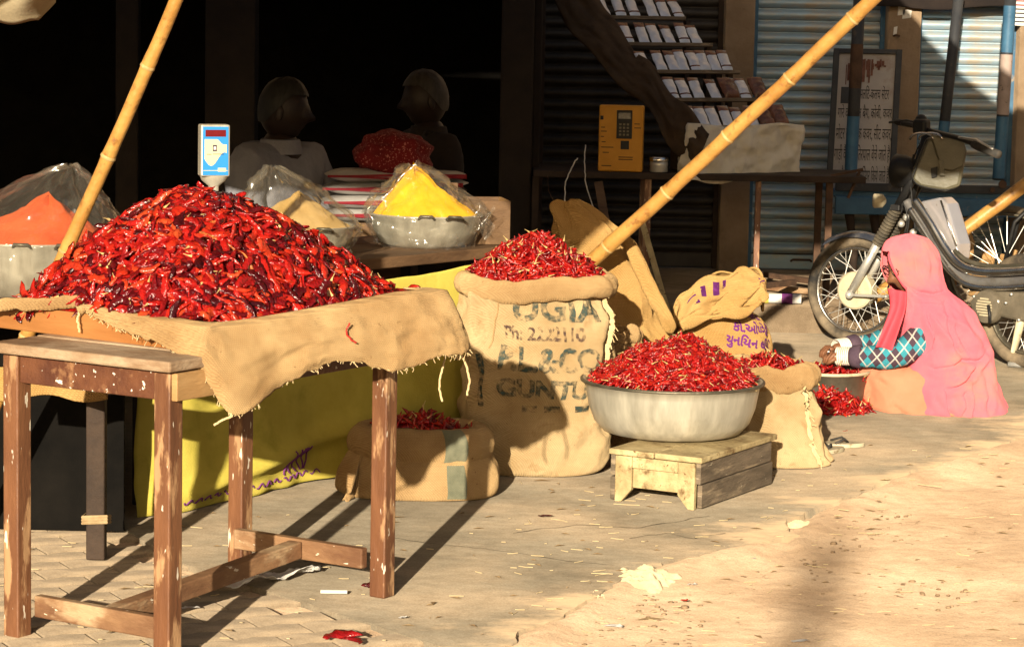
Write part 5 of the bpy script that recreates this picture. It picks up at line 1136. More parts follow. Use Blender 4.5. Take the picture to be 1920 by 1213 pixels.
rs_ = [at(1318, 30, 14.95), at(1345, 70, 14.9), at(1378, 95, 14.7), at(1405, 140, 14.5)]; rt_ = [at(1300, 85, 14.85), at(1318, 95, 14.75), at(1370, 130, 14.6), at(1395, 150, 14.45)]
def sachet_mesh(seed, dark=False):
    w, h = (.066, .135) if not dark else (.095, .14)
    b = MB(); t = .010 if not dark else .03
    def f(u, v):
        a = 6.2832 * u; c, s_ = math.cos(a), math.sin(a); x = math.copysign(abs(c) ** .3, c) * w / 2; edge_ = (1 - (2 * abs(x) / w) ** 4) * (1 - abs(2 * v - 1) ** 6)
        return V((x * (1 + .05 * nz(v * 4, seed)), math.copysign(1, s_) * (t * edge_ * (1 + .6 * nz(x * 40, v * 6, seed)) + .0006) * abs(s_) ** .3 + .006 * nz(v * 3 + seed, 4), v * h))
    b.grid(f, 28, 14, wrap=True); me = bpy.data.meshes.new('spice_sachet'); me.from_pydata(b.v, [], b.f); me.materials.append(M['sachet_dark' if dark else 'silver_foil']); me.materials.append(M['sachet_dark']); me.polygons.foreach_set('material_index', [1 if i // 28 >= 12 - seed % 3 or (seed % 2 and i // 28 == 2) else 0 for i in range(len(b.f))]); me.polygons.foreach_set('use_smooth', [True] * len(b.f)); return me
SM = [sachet_mesh(k) for k in range(5)]; SD = [sachet_mesh(9 + k, True) for k in range(2)]
ORD = ['first', 'second', 'third', 'fourth', 'fifth', 'sixth', 'seventh', 'eighth', 'ninth']; ROWN = ['lowest', 'fourth', 'third', 'second', 'top']
spec_ = [[(.03, 0), (.10, 0), (.17, 0), (.25, 0), (.33, 0), (.41, 0), (.50, 1), (.59, 1)], [(.04, 0), (.12, 0), (.20, 0), (.31, 0), (.41, 1), (.50, 0), (.60, 1)], [(.0, 0), (.10, 0), (.18, 0), (.24, 0), (.32, 0), (.38, 0), (.45, 0), (.52, 0)], [(.02, 0), (.12, 0), (.20, 0), (.29, 0), (.38, 0), (.46, 0)], [(.0, 0), (.10, 0), (.19, 0), (.31, 0), (.39, 0), (.48, 0)]]
rg = random.Random(4)
for k, row in enumerate(spec_):
    for j, (s_, dk) in enumerate(row):
        o = R0 + bkk * (.07 + RB * k) + up * (.238 + RZ * k) + rk * (s_ + .025); lean = R(rg.uniform(36, 46)); tw = rg.uniform(-.15, .15) - .1
        zv = (bkk * math.sin(lean) + up * math.cos(lean)); xv = (rk * math.cos(tw) + zv * math.sin(tw)); xv = (xv - zv * xv.dot(zv)).normalized(); zv2 = zv * math.cos(tw) - rk * math.sin(tw); zv2 = (zv2 - xv * zv2.dot(xv)).normalized(); yv = zv2.cross(xv)
        m4 = Matrix(((xv.x, yv.x, zv2.x, o.x), (xv.y, yv.y, zv2.y, o.y), (xv.z, yv.z, zv2.z, o.z), (0, 0, 0, 1)))
        kd = 'dark plastic spice pack' if dk else 'silver foil sachet'
        tag(inst((SD if dk else SM)[rg.randrange(2 if dk else 5)], 'spice_sachet', m4), '%s, %s from the left in the %s row of the rack' % (kd, ORD[j], ROWN[k]), 'sachet', 'sachets on the stepped rack')
# coin telephone
PH = at(1162, 320, DY - .02); PH.z = zt + .002; yw = R(-6); ex = V((math.cos(yw), math.sin(yw), 0)); ey = V((-math.sin(yw), math.cos(yw), 0)); PH = PH + V((0, -.03, 0))
ph = thing('coin_telephone', 'orange yellow coin telephone box with keypad on the dark table', 'telephone', PH)
w, d, h = .232, .09, .345
MB().obox(PH - ex * w / 2, ex * w, ey * d, up * h).build('case', M['ph_yellow'], ph, bevel=.008)
def pf(x0, x1, y0, y1, dz=.002, t=.003): return MB().obox(PH - ex * w / 2 + ex * (w * x0) + up * (h * y0) - ey * dz, ex * w * (x1 - x0), ey * t, up * h * (y1 - y0))
kp = pf(.40, .75, .50, .93, .003, .004).build('keypad_panel', M['black'], ph, bevel=.002)
for i in range(3):
    for j in range(4): pf(.46 + i * .085, .51 + i * .085, .545 + j * .052, .575 + j * .052, .007, .004).build('key', M['steel_dark'], kp)
pf(.44, .71, .80, .89, .006, .003).build('screen', M['enamel_dark'], kp); pf(.50, .69, .34, .47, .003, .004).build('coin_return', M['black'], ph, bevel=.002)
pf(.03, .10, .78, .84, .0025).build('slot', M['black'], ph)
for (x0, x1, y0) in ((.05, .14, .66), (.05, .18, .60), (.05, .12, .52), (.07, .16, .44), (.06, .34, .36), (.10, .24, .28), (.46, .78, .18), (.46, .78, .215), (.80, .92, .72), (.80, .95, .66), (.08, .3, .08)): pf(x0, x1, y0, y0 + .012, .0022).build('printed_line', M['wood_dark'], ph)
c = at(1235, 312, DY); c.z = zt + .002
tn = thing('tin_can', 'small shiny tin with a lid beside the coin telephone', 'tin', c)
MB().lathe([(0, 0), (.046, 0), (.048, .004), (.046, .03), (.048, .034), (.046, .062), (.0, .063)], 32, c).build('body', M['alu'], tn, smooth=True); MB().lathe([(.05, .056), (.051, .06), (.051, .076), (.046, .079), (0, .08)], 32, c).build('lid', M['chrome'], tn, smooth=True)
for pts, r, lb in (([(1083, 296), (1072, 315), (1060, 345), (1060, 392)], .0035, 'white cable hanging from the dark table, left one'), ([(1098, 272), (1096, 310), (1100, 350), (1112, 390), (1118, 430)], .003, 'thin cable hanging from the dark table, right one'), ([(1027, 330), (1030, 360), (1040, 380)], .002, 'short thin wire hanging left of the white cable')):
    tag(MB().tube(cord([at(*q, DY - .09) for q in pts], r, wob=.006, seed=r * 999), r, 6).build('cable', M['paper'] if r > .002 else M['rust'], smooth=True), lb, 'cable')
for a, b, w_, lb in (((1122, 342, 13.9), (1140, 445, 13.6), .045, 'short brown plank leaning below the dark table'), ((1205, 420, 13.3), (1252, 585, 13.1), .03, 'pale narrow board standing behind the golden sack')):
    A, B = at(*a), at(*b); B2 = along(A, B, .143 if B.y > 13.72 else .003); tag(MB().bar(A, B2, w_, .016, up=(0, 1, 0)).build('leaning_board', M['wood_brown' if w_ > .04 else 'wood_pale'], bevel=.003), lb, 'board')
# odds and ends on the plinth
for k, (a, b, w_, m, lb) in enumerate((((1390, 522, 14.5), (1530, 506, 14.2), .05, 'wood_rail', 'long brown batten lying on the plinth'), ((1400, 506, 14.9), (1540, 522, 14.4), .035, 'rust', 'rusty bar crossing the batten on the plinth'), ((1420, 560, 13.85), (1490, 528, 14.1), .03, 'rust', 'rusty bar at the plinth edge behind the printed sack'))):
    A, B = at(*a), at(*b); A.z = B.z = .165 + .03 * k; A.z -= .0; tag(MB().bar(A, B, w_, .03).build('batten', M[m], bevel=.003), lb, 'batten')
A, B = gd(1436, 577, .17), gd(1532, 592, .17); A.y = 13.8; B.y = 13.78; rp = thing('rolled_poster', 'rolled printed poster lying at the plinth edge', 'poster', A)
MB().tube([A, A.lerp(B, .5), B], .026, 18, cap=False).build('roll', M['paper'], rp, smooth=True); MB().tube([A.lerp(B, .55), A.lerp(B, .8)], .0268, 18, cap=False).build('printed_band', M['print_purple'], rp, smooth=True); MB().tube([A.lerp(B, .05), A.lerp(B, .25)], .0268, 18, cap=False).build('printed_band', M['cloth_yellow'], rp, smooth=True)
# ------------------------------------------------------------------ pushcart with canopy poles
CYc = 14.75
cart = thing('pushcart', 'blue wooden pushcart with striped canopy poles in front of the shutters', 'cart', at(1760, 560, CYc))
x0, x1 = at(1562, 360, CYc).x, at(2050, 360, CYc).x
MB().obox((x0, CYc, .64), (x1 - x0, 0, 0), (0, .62, 0), (0, 0, .03)).build('deck', M['blue_paint'], cart, bevel=.004)
MB().obox((x0 + .01, CYc - .045, .545), (x1 - x0 - .02, 0, 0), (0, .043, 0), (0, 0, .10)).build('side_rail', M['blue_paint'], cart, bevel=.006)
MB().obox((x0 + .01, CYc - .03, .672), (x1 - x0 - .02, 0, 0), (0, .03, 0), (0, 0, .045)).build('side_rail', M['pole_dark'], cart, bevel=.004)
for px in (1594, 1640, 1784, 1812): 
    a = at(px, 378, CYc); MB().tube([V((a.x, CYc + .02, .55)), V((a.x + .012, CYc + .02, .46)), V((a.x + .035, CYc + .03, .40)), V((a.x + .03, CYc + .03, .141))], [.028, .022, .026, .022], 8).build('leg', M['wood_raw'] if px > 1700 else M['wood_dark'], cart, smooth=True)
for px, py, r in ((1861, 356, .014), (1880, 346, .022)): c = at(px, py, CYc - .05); MB().tube([c + V((0, .01, 0)), c + V((0, -.006, 0))], r, 14).build('bolt_plate', M['rust'], cart)
def cpole(a, b, r, cols):
    A, B = at(*a), at(*b); o = MB().tube([A, B], r, 12).build('canopy_pole', M[cols[0]], cart, smooth=True)
    for t0, t1, m in cols[1]: MB().tube([A.lerp(B, t0), A.lerp(B, t1)], r * 1.03, 12, cap=False).build('painted_band', M[m], o, smooth=True)
cpole((1613, -30, CYc + .02), (1594, 345, CYc + .02), .034, ('pole_dark', ((.30, .52, 'rust'), (.66, .99, 'blue_paint'))))
cpole((1800, -25, CYc + .3), (1758, 345, CYc + .3), .030, ('pole_dark', ((.68, .99, 'blue_paint'),)))
cpole((1896, -25, CYc - .0), (1872, 338, CYc - .0), .034, ('pole_dark', ((.10, .34, 'blue_paint'), (.35, .66, 'pole_white'), (.67, .99, 'blue_paint'))))
def can(u, v):
    px = lerp(1640, 1905, u); yb = 12 + 10 * math.sin(math.pi * min(1, max(0, (u - .1) / .75))) ** 2 * (1 - u * .6); p = at(px, lerp(-40, yb, v), lerp(15.42, 15.34, v)); return p + up * (.004 * nz(u * 20, v * 3))
MB().grid(can, 60, 8).build('canopy', M['tarp_dark'], cart, smooth=True, solid=.006)
# signboard leaning on the cart
TLc, TRc, BLc, BRc = at(1565, 97, 15.1), at(1687, 96, 15.1), at(1551, 338, 14.95), at(1675, 338, 14.95)
for p in (BLc, BRc): p.z = .672
sg = thing('signboard', 'white signboard with hand-painted black lettering and rust stains behind the moped', 'sign', BLc.lerp(BRc, .5))
sx, sy = (BRc - BLc), (TLc - BLc); sn = sx.cross(sy).normalized(); sn = sn if sn.y < 0 else -sn
MB().obox(BLc, sx, sy, -sn * .012).build('board', M['sign_board'], sg)
def sq(x0, x1, y0, y1, off=.002, t=.002): return MB().obox(BLc + sx * x0 + sy * y0 + sn * off, sx * (x1 - x0), sy * (y1 - y0), sn * t)
for r_ in ((-.02, .07, -.0, 1.02), (.93, 1.02, 0, 1.02), (.07, .93, .985, 1.02)): sq(*r_, .001, .018).build('frame', M['pole_dark'], sg, bevel=.003)
sq(.13, .33, .62, .74).build('painted_block', M['pole_dark'], sg)
rg = random.Random(2)
for k in range(22):
    x = .18 + k * .027 + rg.uniform(-.008, .008); ln = rg.uniform(.03, .17) * (1 if k < 15 else .5); sq(x, x + rg.uniform(.012, .045), .92 - ln, .90 + rg.uniform(0, .05), .0022 + k * .0002, .0008).build('red_stain', M['sign_red'], sg)
for s_, x, y, size, wd in (('मलिट-कलच सेंटर', .42, .655, .085, .44), ('गारे वहा कूल बैग, कोबी, कवर', .10, .515, .085, .82), ('मोटर गाड़ी टैंक कवर, सीट कवर,', .09, .36, .095, .84), ('गाड़ी वैन दरी ितरपाल बेचे जाते है।', .08, .205, .10, .86), ('पद र रैक ितरपाल रिपेयर िकये जाते है।', .08, .05, .10, .86)):
    v, f = text_mesh(s_, size); xs = [p[0] for p in v]; k = sx.length * wd / max(.01, max(xs) - min(xs)); ux, uy = sx.normalized(), sy.normalized()
    MB().add([BLc + sx * x + sy * y + ux * (p[0] * k) + uy * p[1] + sn * .003 for p in v], f).build('lettering', M['sign_ink'], sg)

# ------------------------------------------------------------------ moped
def Qm(px, py, off=0.): return at(px, py, 13.3 - (px - 1607) * .00248 + off)
MD = V((.66, -.75, 0)).normalized(); MN = V((.75, .66, 0)).normalized()
mop = thing('moped', 'dusty dark moped with chrome trim parked behind the woman in pink', 'moped', gd(1760, 660))
def wheel(parent, name, c, d, R_, tr, hubr, hubm, nsp, tyrem, rimm, rimw=.022):
    n_ = V((-d.y, d.x, 0)).normalized(); m = Matrix(((d.x, n_.x, 0, c.x), (d.y, n_.y, 0, c.y), (0, 0, 1, c.z), (0, 0, 0, 1)))
    def tor(Rm, rr_, ry, nu=72, nv=12):
        b = MB(); b.grid(lambda u, v: V(((Rm + rr_ * math.cos(6.2832 * v)) * math.cos(6.2832 * u), ry * math.sin(6.2832 * v), (Rm + rr_ * math.cos(6.2832 * v)) * math.sin(6.2832 * u))), nu, nv, wrap=True)
        return b
    w = tor(R_ - tr, tr, tr * 1.05).xf(m).build(name, M[tyrem], parent, smooth=True)
    tor(R_ - 2 * tr - .006, .010, rimw).xf(m).build('rim', M[rimm], w, smooth=True)
    hb = MB(); hb.tube([V((0, -.038, 0)), V((0, -.03, 0)), V((0, .03, 0)), V((0, .038, 0))], [hubr * .9, hubr, hubr, hubr * .9], 36); hb.tube([V((0, -.055, 0)), V((0, .055, 0))], hubr * .28, 14); hb.xf(m).build('hub', M[hubm], w, smooth=True, angle=40)
    r1 = R_ - 2 * tr - .012; sp_ = MB(); sp_.tube([V((0, 0, 0)), V((0, 0, 1))], .0018, 4, cap=False); sme = bpy.data.meshes.new('spoke'); sme.from_pydata(sp_.v, [], sp_.f); sme.materials.append(M['alu'])
    for k in range(nsp):
        a = 6.2832 * k / nsp; sgn = 1 if k % 2 else -1; a0 = a + (.55 if (k // 2) % 2 else -.55); p = V((hubr * .95 * math.cos(a0), sgn * .024, hubr * .95 * math.sin(a0))); q = V((r1 * math.cos(a), 0, r1 * math.sin(a)))
        dd = q - p; rot = V((0, 0, 1)).rotation_difference(dd).to_matrix().to_4x4(); inst(sme, 'spoke', m @ Matrix.Translation(p) @ rot @ Matrix.Diagonal((1, 1, dd.length, 1)), w)
    return w, m
wd = V((math.cos(R(33)), -math.sin(R(33)), 0)); wn_ = V((-wd.y, wd.x, 0)); FC = Qm(1607, 543); FC.z = .273
fw, fm_ = wheel(mop, 'front_wheel', FC, wd, .272, .027, .095, 'cream_metal', 36, 'tyre_dust', 'chrome')
rw_c = V((2.43, 12.52, .273)); wheel(mop, 'rear_wheel', rw_c, MD, .272, .033, .08, 'engine', 32, 'tyre_dust', 'steel_dark')
b = MB(); b.grid(lambda u, v: V(((.296 + .006 * math.cos(3.14 * v - 1.57)) * math.cos(R(lerp(35, 128, u))), .048 * (v * 2 - 1), (.298 - .03 * (v * 2 - 1) ** 2) * math.sin(R(lerp(35, 128, u))))), 30, 8); b.xf(fm_); b.build('mudguard', M['enamel_dark'], mop, smooth=True, solid=.003)
M['boot'] = mat('boot', (.05, .043, .034), (.12, .10, .07), 14, .6)
ST = Qm(1738, 238); ax0 = FC + (ST - FC) * 0
TOPY = Qm(1692, 388)
for sgn in (-1, 1):
    a0 = FC + wn_ * (sgn * .062); a1 = TOPY + wn_ * (sgn * .06); dd = a1 - a0
    MB().tube([a0 - dd * .02, a0 + dd * .58], [.021, .021], 14).build('fork_slider', M['alu'], mop, smooth=True)
    pts, rd = [], []
    for k in range(25): pts.append(a0 + dd * lerp(.56, .98, k / 24)); rd.append(.031 if k % 2 else .019)
    MB().tube(pts, rd, 14).build('fork_boot', M['boot'], mop)
    MB().tube([a0 + dd * .97, a0 + dd * 1.55], .020, 12).build('fork_tube', M['black'], mop, smooth=True)
MB().bar(TOPY - wn_ * .09, TOPY + wn_ * .09, .05, .03).build('fork_yoke', M['black'], mop, bevel=.005); T2 = Qm(1722, 318); MB().bar(T2 - wn_ * .085, T2 + wn_ * .085, .05, .025).build('fork_yoke', M['black'], mop, bevel=.005)
MB().tube([Qm(1700, 395, .02), Qm(1740, 250, .02)], .026, 14).build('steering_tube', M['black'], mop, smooth=True)
MB().bar(Qm(1592, 553, -.09), Qm(1664, 556, -.06), .022, .014).build('brake_arm', M['alu'], mop, bevel=.004)
MB().tube([Qm(1592, 553, -.11), Qm(1592, 553, -.03)], .02, 12).build('axle_nut', M['alu'], mop, smooth=True)
for pts in ([(1700, 300), (1690, 360), (1700, 420), (1665, 540)], [(1712, 290), (1708, 350), (1716, 430)], [(1725, 270), (1700, 330), (1690, 400)]): MB().tube(cord([Qm(*q, -.08) for q in pts], .004), .004, 6).build('cable', M['black'], mop, smooth=True)
c = Qm(1650, 377, -.06); MB().tube([c + V((.03, .0, 0)), c + V((.012, 0, 0)), c + V((-.028, 0, 0)), c + V((-.034, 0, 0))], [.012, .034, .036, .030], 16).build('indicator', M['cream_metal'], mop, smooth=True)
hl = Qm(1700, 322, -.05); hd = -wd; b = MB(); b.tube([hl - hd * .07, hl - hd * .05, hl + hd * .02, hl + hd * .055, hl + hd * .06], [.03, .06, .082, .085, .08], 24); hb = b.build('headlamp', M['black'], mop, smooth=True)
MB().tube([hl + hd * .058, hl + hd * .066], [.076, .06], 24).build('lens', M['enamel_dark'], hb, smooth=True); MB().tube([hl + hd * .03 + up * .0 - wn_ * .03, hl + hd * .062 - wn_ * .055], .018, 10).build('reflector', M['red_paint'], hb, smooth=True)
hbp = [Qm(1692, 232, .28), Qm(1712, 234, .2), Qm(1738, 244, .05), Qm(1770, 252, -.08), Qm(1805, 262, -.2), Qm(1868, 288, -.32)]
MB().tube([V(cat(hbp, k / 30)) for k in range(31)], .0125, 10).build('handlebar', M['black'], mop, smooth=True)
MB().tube([Qm(1826, 271, -.26), Qm(1835, 275, -.28), Qm(1872, 290, -.36)], [.019, .021, .020], 12).build('grip', M['rubber'], mop, smooth=True); MB().tube([Qm(1715, 235, .2), Qm(1682, 229, .34)], .016, 12).build('grip', M['rubber'], mop, smooth=True)
MB().tube([Qm(1798, 258, -.2), Qm(1830, 262, -.3), Qm(1862, 280, -.36)], .006, 8).build('brake_lever', M['alu'], mop, smooth=True); MB().tube([Qm(1722, 232, .16), Qm(1700, 226, .26), Qm(1668, 230, .32)], .006, 8).build('brake_lever', M['black'], mop, smooth=True)
c = Qm(1728, 238, .03); MB().box(c, (.075, .06, .075), R(-40)).build('switch_block', M['black'], mop, bevel=.014)
for q in (1728, 1745): MB().tube([Qm(q + 22 * math.cos(a), 262 + 12 * math.sin(a), -.1) for a in [R(x) for x in range(180, 361, 20)]], .006, 8).build('cable_loop', M['chrome'], mop, smooth=True)
MB().sphere(Qm(1727, 226, .05), (.03, .03, .03), 14, 10).build('mirror_boss', M['black'], mop, smooth=True)
def prism(poly, th, off=0., f=Qm): 
    F = [f(px, py, off) for px, py in poly]; B = [p + MN * th for p in F]; n = len(F); return MB().add(F + B, [tuple(range(n)), tuple(range(n, 2 * n))[::-1]] + [(i, i + n, (i + 1) % n + n, (i + 1) % n) for i in range(n)])
prism([(1724, 378), (1762, 370), (1774, 382), (1797, 458), (1795, 488), (1778, 474), (1748, 424)], .10, -.05).build('battery_cover', M['panel'], mop, bevel=.012)
prism([(1700, 388), (1722, 380), (1790, 492), (1788, 520), (1764, 500), (1736, 462)], .07, -.02).build('leg_shield', M['enamel_dark'], mop, bevel=.01)
prism([(1719, 414), (1728, 410), (1752, 450), (1744, 456)], .004, -.035).build('red_stripe', M['red_paint'], mop)
def px_tube(pts, r, name, m, off=-.03, n=40, flat=1.): return MB().tube([V(cat([tuple(Qm(*q, off)) for q in pts], k / n)) for k in range(n + 1)], r, 14, flat=flat).build(name, M[m], mop, smooth=True)
px_tube([(1700, 378), (1722, 412), (1752, 462), (1784, 505), (1822, 526), (1880, 528), (1960, 522)], .025, 'frame_tube', 'frame_silver', -.05)
px_tube([(1716, 376), (1742, 414), (1770, 462), (1796, 494), (1830, 508), (1880, 510), (1960, 504)], .020, 'trim_tube', 'chrome', -.11)
px_tube([(1706, 392), (1734, 436), (1762, 482), (1786, 514), (1820, 536), (1880, 540), (1960, 533)], .013, 'trim_tube', 'chrome', -.11)
px_tube([(1790, 470), (1812, 488), (1846, 498), (1890, 500), (1960, 494)], .012, 'trim_tube', 'steel_dark', -.05)
prism([(1812, 537), (1868, 541), (1965, 532), (1965, 546), (1860, 548), (1818, 546)], .05, -.06).build('running_board', M['enamel_dark'], mop, bevel=.006)
prism([(1816, 566), (1830, 550), (1862, 546), (1965, 550), (1965, 614), (1915, 604), (1872, 594), (1850, 606), (1826, 598)], .09, -.12).build('engine_cover', M['engine'], mop, bevel=.014)
c = Qm(1851, 575, -.13); ec = MB().tube([c + MN * .02, c, c - MN * .018, c - MN * .022], [.082, .082, .076, .06], 36).build('flywheel_cover', M['engine'], mop, smooth=True, angle=35)
for k in range(7):
    zz = (k - 3) * .013; hw = math.sqrt(max(0, .046 ** 2 - zz ** 2)); o = c - MN * .024 + up * zz; MB().bar(o - MD * hw, o + MD * hw, .006, .0075).build('grille_bar', M['cream_metal'], ec)
for q, r_ in (((1870, 566), .012), ((1886, 568), .006), ((1860, 552), .006), ((1842, 600), .006)): p = Qm(*q, -.135); MB().tube([p + MN * .01, p - MN * .006], r_, 12).build('bolt', M['alu'], mop, smooth=True)
MB().tube([Qm(1853, 572, -.17), Qm(1856, 590, -.18), Qm(1856, 606, -.18)], .008, 8).build('kick_lever', M['black'], mop, smooth=True)
for q in ((1790, 512), (1800, 524), (1812, 536), (1780, 498)): MB().sphere(Qm(*q, -.04), (.022, .022, .016), 10, 8).build('engine_fitting', M['steel_dark'], mop, smooth=True)
fo = gd(1893, 688); 
MB().tube([Qm(1914, 600, -.1), V((fo.x + .02, fo.y + .02, .06)), V((fo.x, fo.y, .016))], [.02, .016, .014], 10).build('stand_leg', M['cream_metal'], mop, smooth=True); MB().tube([V((fo.x - .01, fo.y - .01, .014)), V((fo.x + .12, fo.y - .05, .014))], .013, 10).build('stand_foot', M['alu'], mop, smooth=True)
prism([(1925, 470), (1940, 452), (2060, 462), (2075, 480), (2050, 492), (1940, 488)], .16, -.1).build('seat', M['black'], mop, bevel=.02)
for a, b in (((1736, 392), (1776, 462)), ((1764, 376), (1793, 462))): MB().tube([Qm(*a, -.056), Qm(*b, -.056)], .005, 8).build('chrome_strip', M['chrome'], mop, smooth=True)
for q in ((1700, 408), (1712, 436), (1725, 462), (1745, 490), (1690, 420)): MB().sphere(Qm(*q, -.03), (.018, .018, .018), 10, 8).build('fitting', M['alu'], mop, smooth=True)
MB().tube(cord([Qm(1668, 556, -.05), Qm(1690, 500, -.04), Qm(1700, 440, -.04), Qm(1708, 395, -.04)], .004), .005, 6).build('cable', M['black'], mop, smooth=True)
MB().bar(Qm(1640, 470, -.02), Qm(1690, 478, 0), .03, .012).build('fender_stay', M['alu'], mop, bevel=.003)
for q in ((1826, 556), (1896, 552), (1910, 600), (1838, 596)): p = Qm(*q, -.135); MB().tube([p + MN * .01, p - MN * .005], .007, 8).build('bolt', M['alu'], mop, smooth=True)
# satchel hung from the bars
def prism2(poly, th, off, y0=12.86): 
    F = [at(px, py, y0 + off - (px - 1758) * .0006) for px, py in poly]; B = [p + V((.15, 1, 0)).normalized() * th for p in F]; n = len(F); return MB().add(F + B, [tuple(range(n)), tuple(range(n, 2 * n))[::-1]] + [(i, i + n, (i + 1) % n + n, (i + 1) % n) for i in range(n)])
bag = thing('satchel', 'grey-green vinyl satchel with a flap hanging from the moped handlebar', 'bag', at(1758, 356, 12.86))
prism2([(1738, 258), (1800, 262), (1812, 290), (1801, 350), (1772, 360), (1725, 352), (1708, 338), (1712, 318)], .10, 0).build('pouch', M['vinyl'], bag, bevel=.018)
prism2([(1744, 253), (1806, 261), (1813, 284), (1806, 312), (1786, 322), (1766, 318), (1756, 292)], .022, -.022).build('flap', M['vinyl'], bag, bevel=.008)
prism2([(1745, 316), (1758, 313), (1757, 332), (1747, 335)], .012, -.012).build('buckle', M['black'], bag, bevel=.003); prism2([(1760, 300), (1768, 300), (1772, 330), (1762, 330)], .006, -.03).build('strap', M['vinyl'], bag, bevel=.002)
sm_ = [at(px, py, 12.855) for px, py in ((1738, 262), (1716, 318), (1712, 336), (1728, 349), (1772, 356), (1800, 346))]; MB().tube([V(cat(sm_, k / 40)) for k in range(41)], .0035, 6).build('piping', M['black'], bag, smooth=True)
# ------------------------------------------------------------------ bicycle half out of frame, and the pole across it
bd = V((.93, -.36, 0)).normalized(); BCc = at(1884, 508, 13.95); BCc.z = .335
bik = thing('bicycle', 'old bicycle behind the moped, cut off by the right edge', 'bicycle', V((BCc.x, BCc.y, 0)))
wheel(bik, 'front_wheel', BCc, bd, .333, .02, .03, 'steel_dark', 32, 'tyre_dust', 'steel_dark', .016)
bn = V((-bd.y, bd.x, 0)); hd_ = BCc + bd * .16 + up * .42
for s_ in (-1, 1): MB().tube([BCc + bn * s_ * .05, BCc + bd * .05 + up * .25 + bn * s_ * .05, hd_ + bn * s_ * .02 - up * .05], .011, 10).build('fork_blade', M['black'], bik, smooth=True)
MB().tube([hd_ - up * .06, hd_ + bd * .03 + up * .12], .018, 12).build('head_tube', M['black'], bik, smooth=True)
hs = hd_ + bd * .05 + up * .19
MB().tube([hd_ + bd * .03 + up * .1, hs, hs - bn * .12 - bd * .02, hs - bn * .24 + bd * .14], .011, 10).build('handlebar', M['black'], bik, smooth=True); MB().tube([hs, hs + bn * .12 - bd * .02, hs + bn * .24 + bd * .14], .011, 10).build('handlebar', M['black'], bik, smooth=True)
MB().tube([hd_, hd_ + bd * .55 + up * .02], .014, 10).build('top_tube', M['black'], bik, smooth=True); MB().tube([hd_ - up * .05, BCc + bd * .62 - up * .05], .015, 10).build('down_tube', M['black'], bik, smooth=True)
wheel(bik, 'rear_wheel', BCc + bd * 1.08, bd, .333, .02, .03, 'steel_dark', 24, 'tyre_dust', 'steel_dark', .016)
MB().tube([BCc + bd * .62 - up * .05, BCc + bd * 1.08], .012, 8).build('chain_stay', M['black'], bik, smooth=True); MB().tube([BCc + bd * .62 - up * .05, hd_ + bd * .52 + up * .1], .014, 8).build('seat_tube', M['black'], bik, smooth=True)
b = MB(); b.sphere(hd_ + bd * .52 + up * .13, (.12, .07, .04), 14, 8); b.build('saddle', M['black'], bik, smooth=True)
A, B = at(1800, 438, 13.5), at(1960, 318, 13.5); tp = thing('wooden_prop', 'pale smooth wooden prop slanting at the right edge behind the moped', 'pole', A)
A = along(A, B, .2); MB().tube([A.lerp(B, k / 12) + V((0, 0, .006 * nz(k * .6, 3))) for k in range(13)], [.034 + .003 * nz(k * .7) for k in range(13)], 16).build('shaft', M['bamboo'], tp, smooth=True)
for k, (px, py, l, a) in enumerate(((1826, 486, .16, .4), (1848, 470, .2, 1.2), (1868, 488, .18, .7), (1890, 478, .2, 1.0), (1836, 498, .22, .1))):
    c = at(px, py + 30, 14.35); c.z = .0; tag(MB().bar(V((c.x, 14.35 + .05 * k, .142)), V((c.x + .1 * math.cos(a), 14.4 + .05 * k, .142 + l * 1.2)), .07, .02).build('wood_offcut', M['wood_raw'], bevel=.004), ('orange wood offcut seen through the bicycle wheel, lowest at left', 'orange wood offcut seen through the bicycle wheel, tallest near the left', 'orange wood offcut seen through the bicycle wheel, in the middle', 'orange wood offcut seen through the bicycle wheel, rightmost', 'orange wood offcut seen through the bicycle wheel, lying flattest')[k], 'wood')
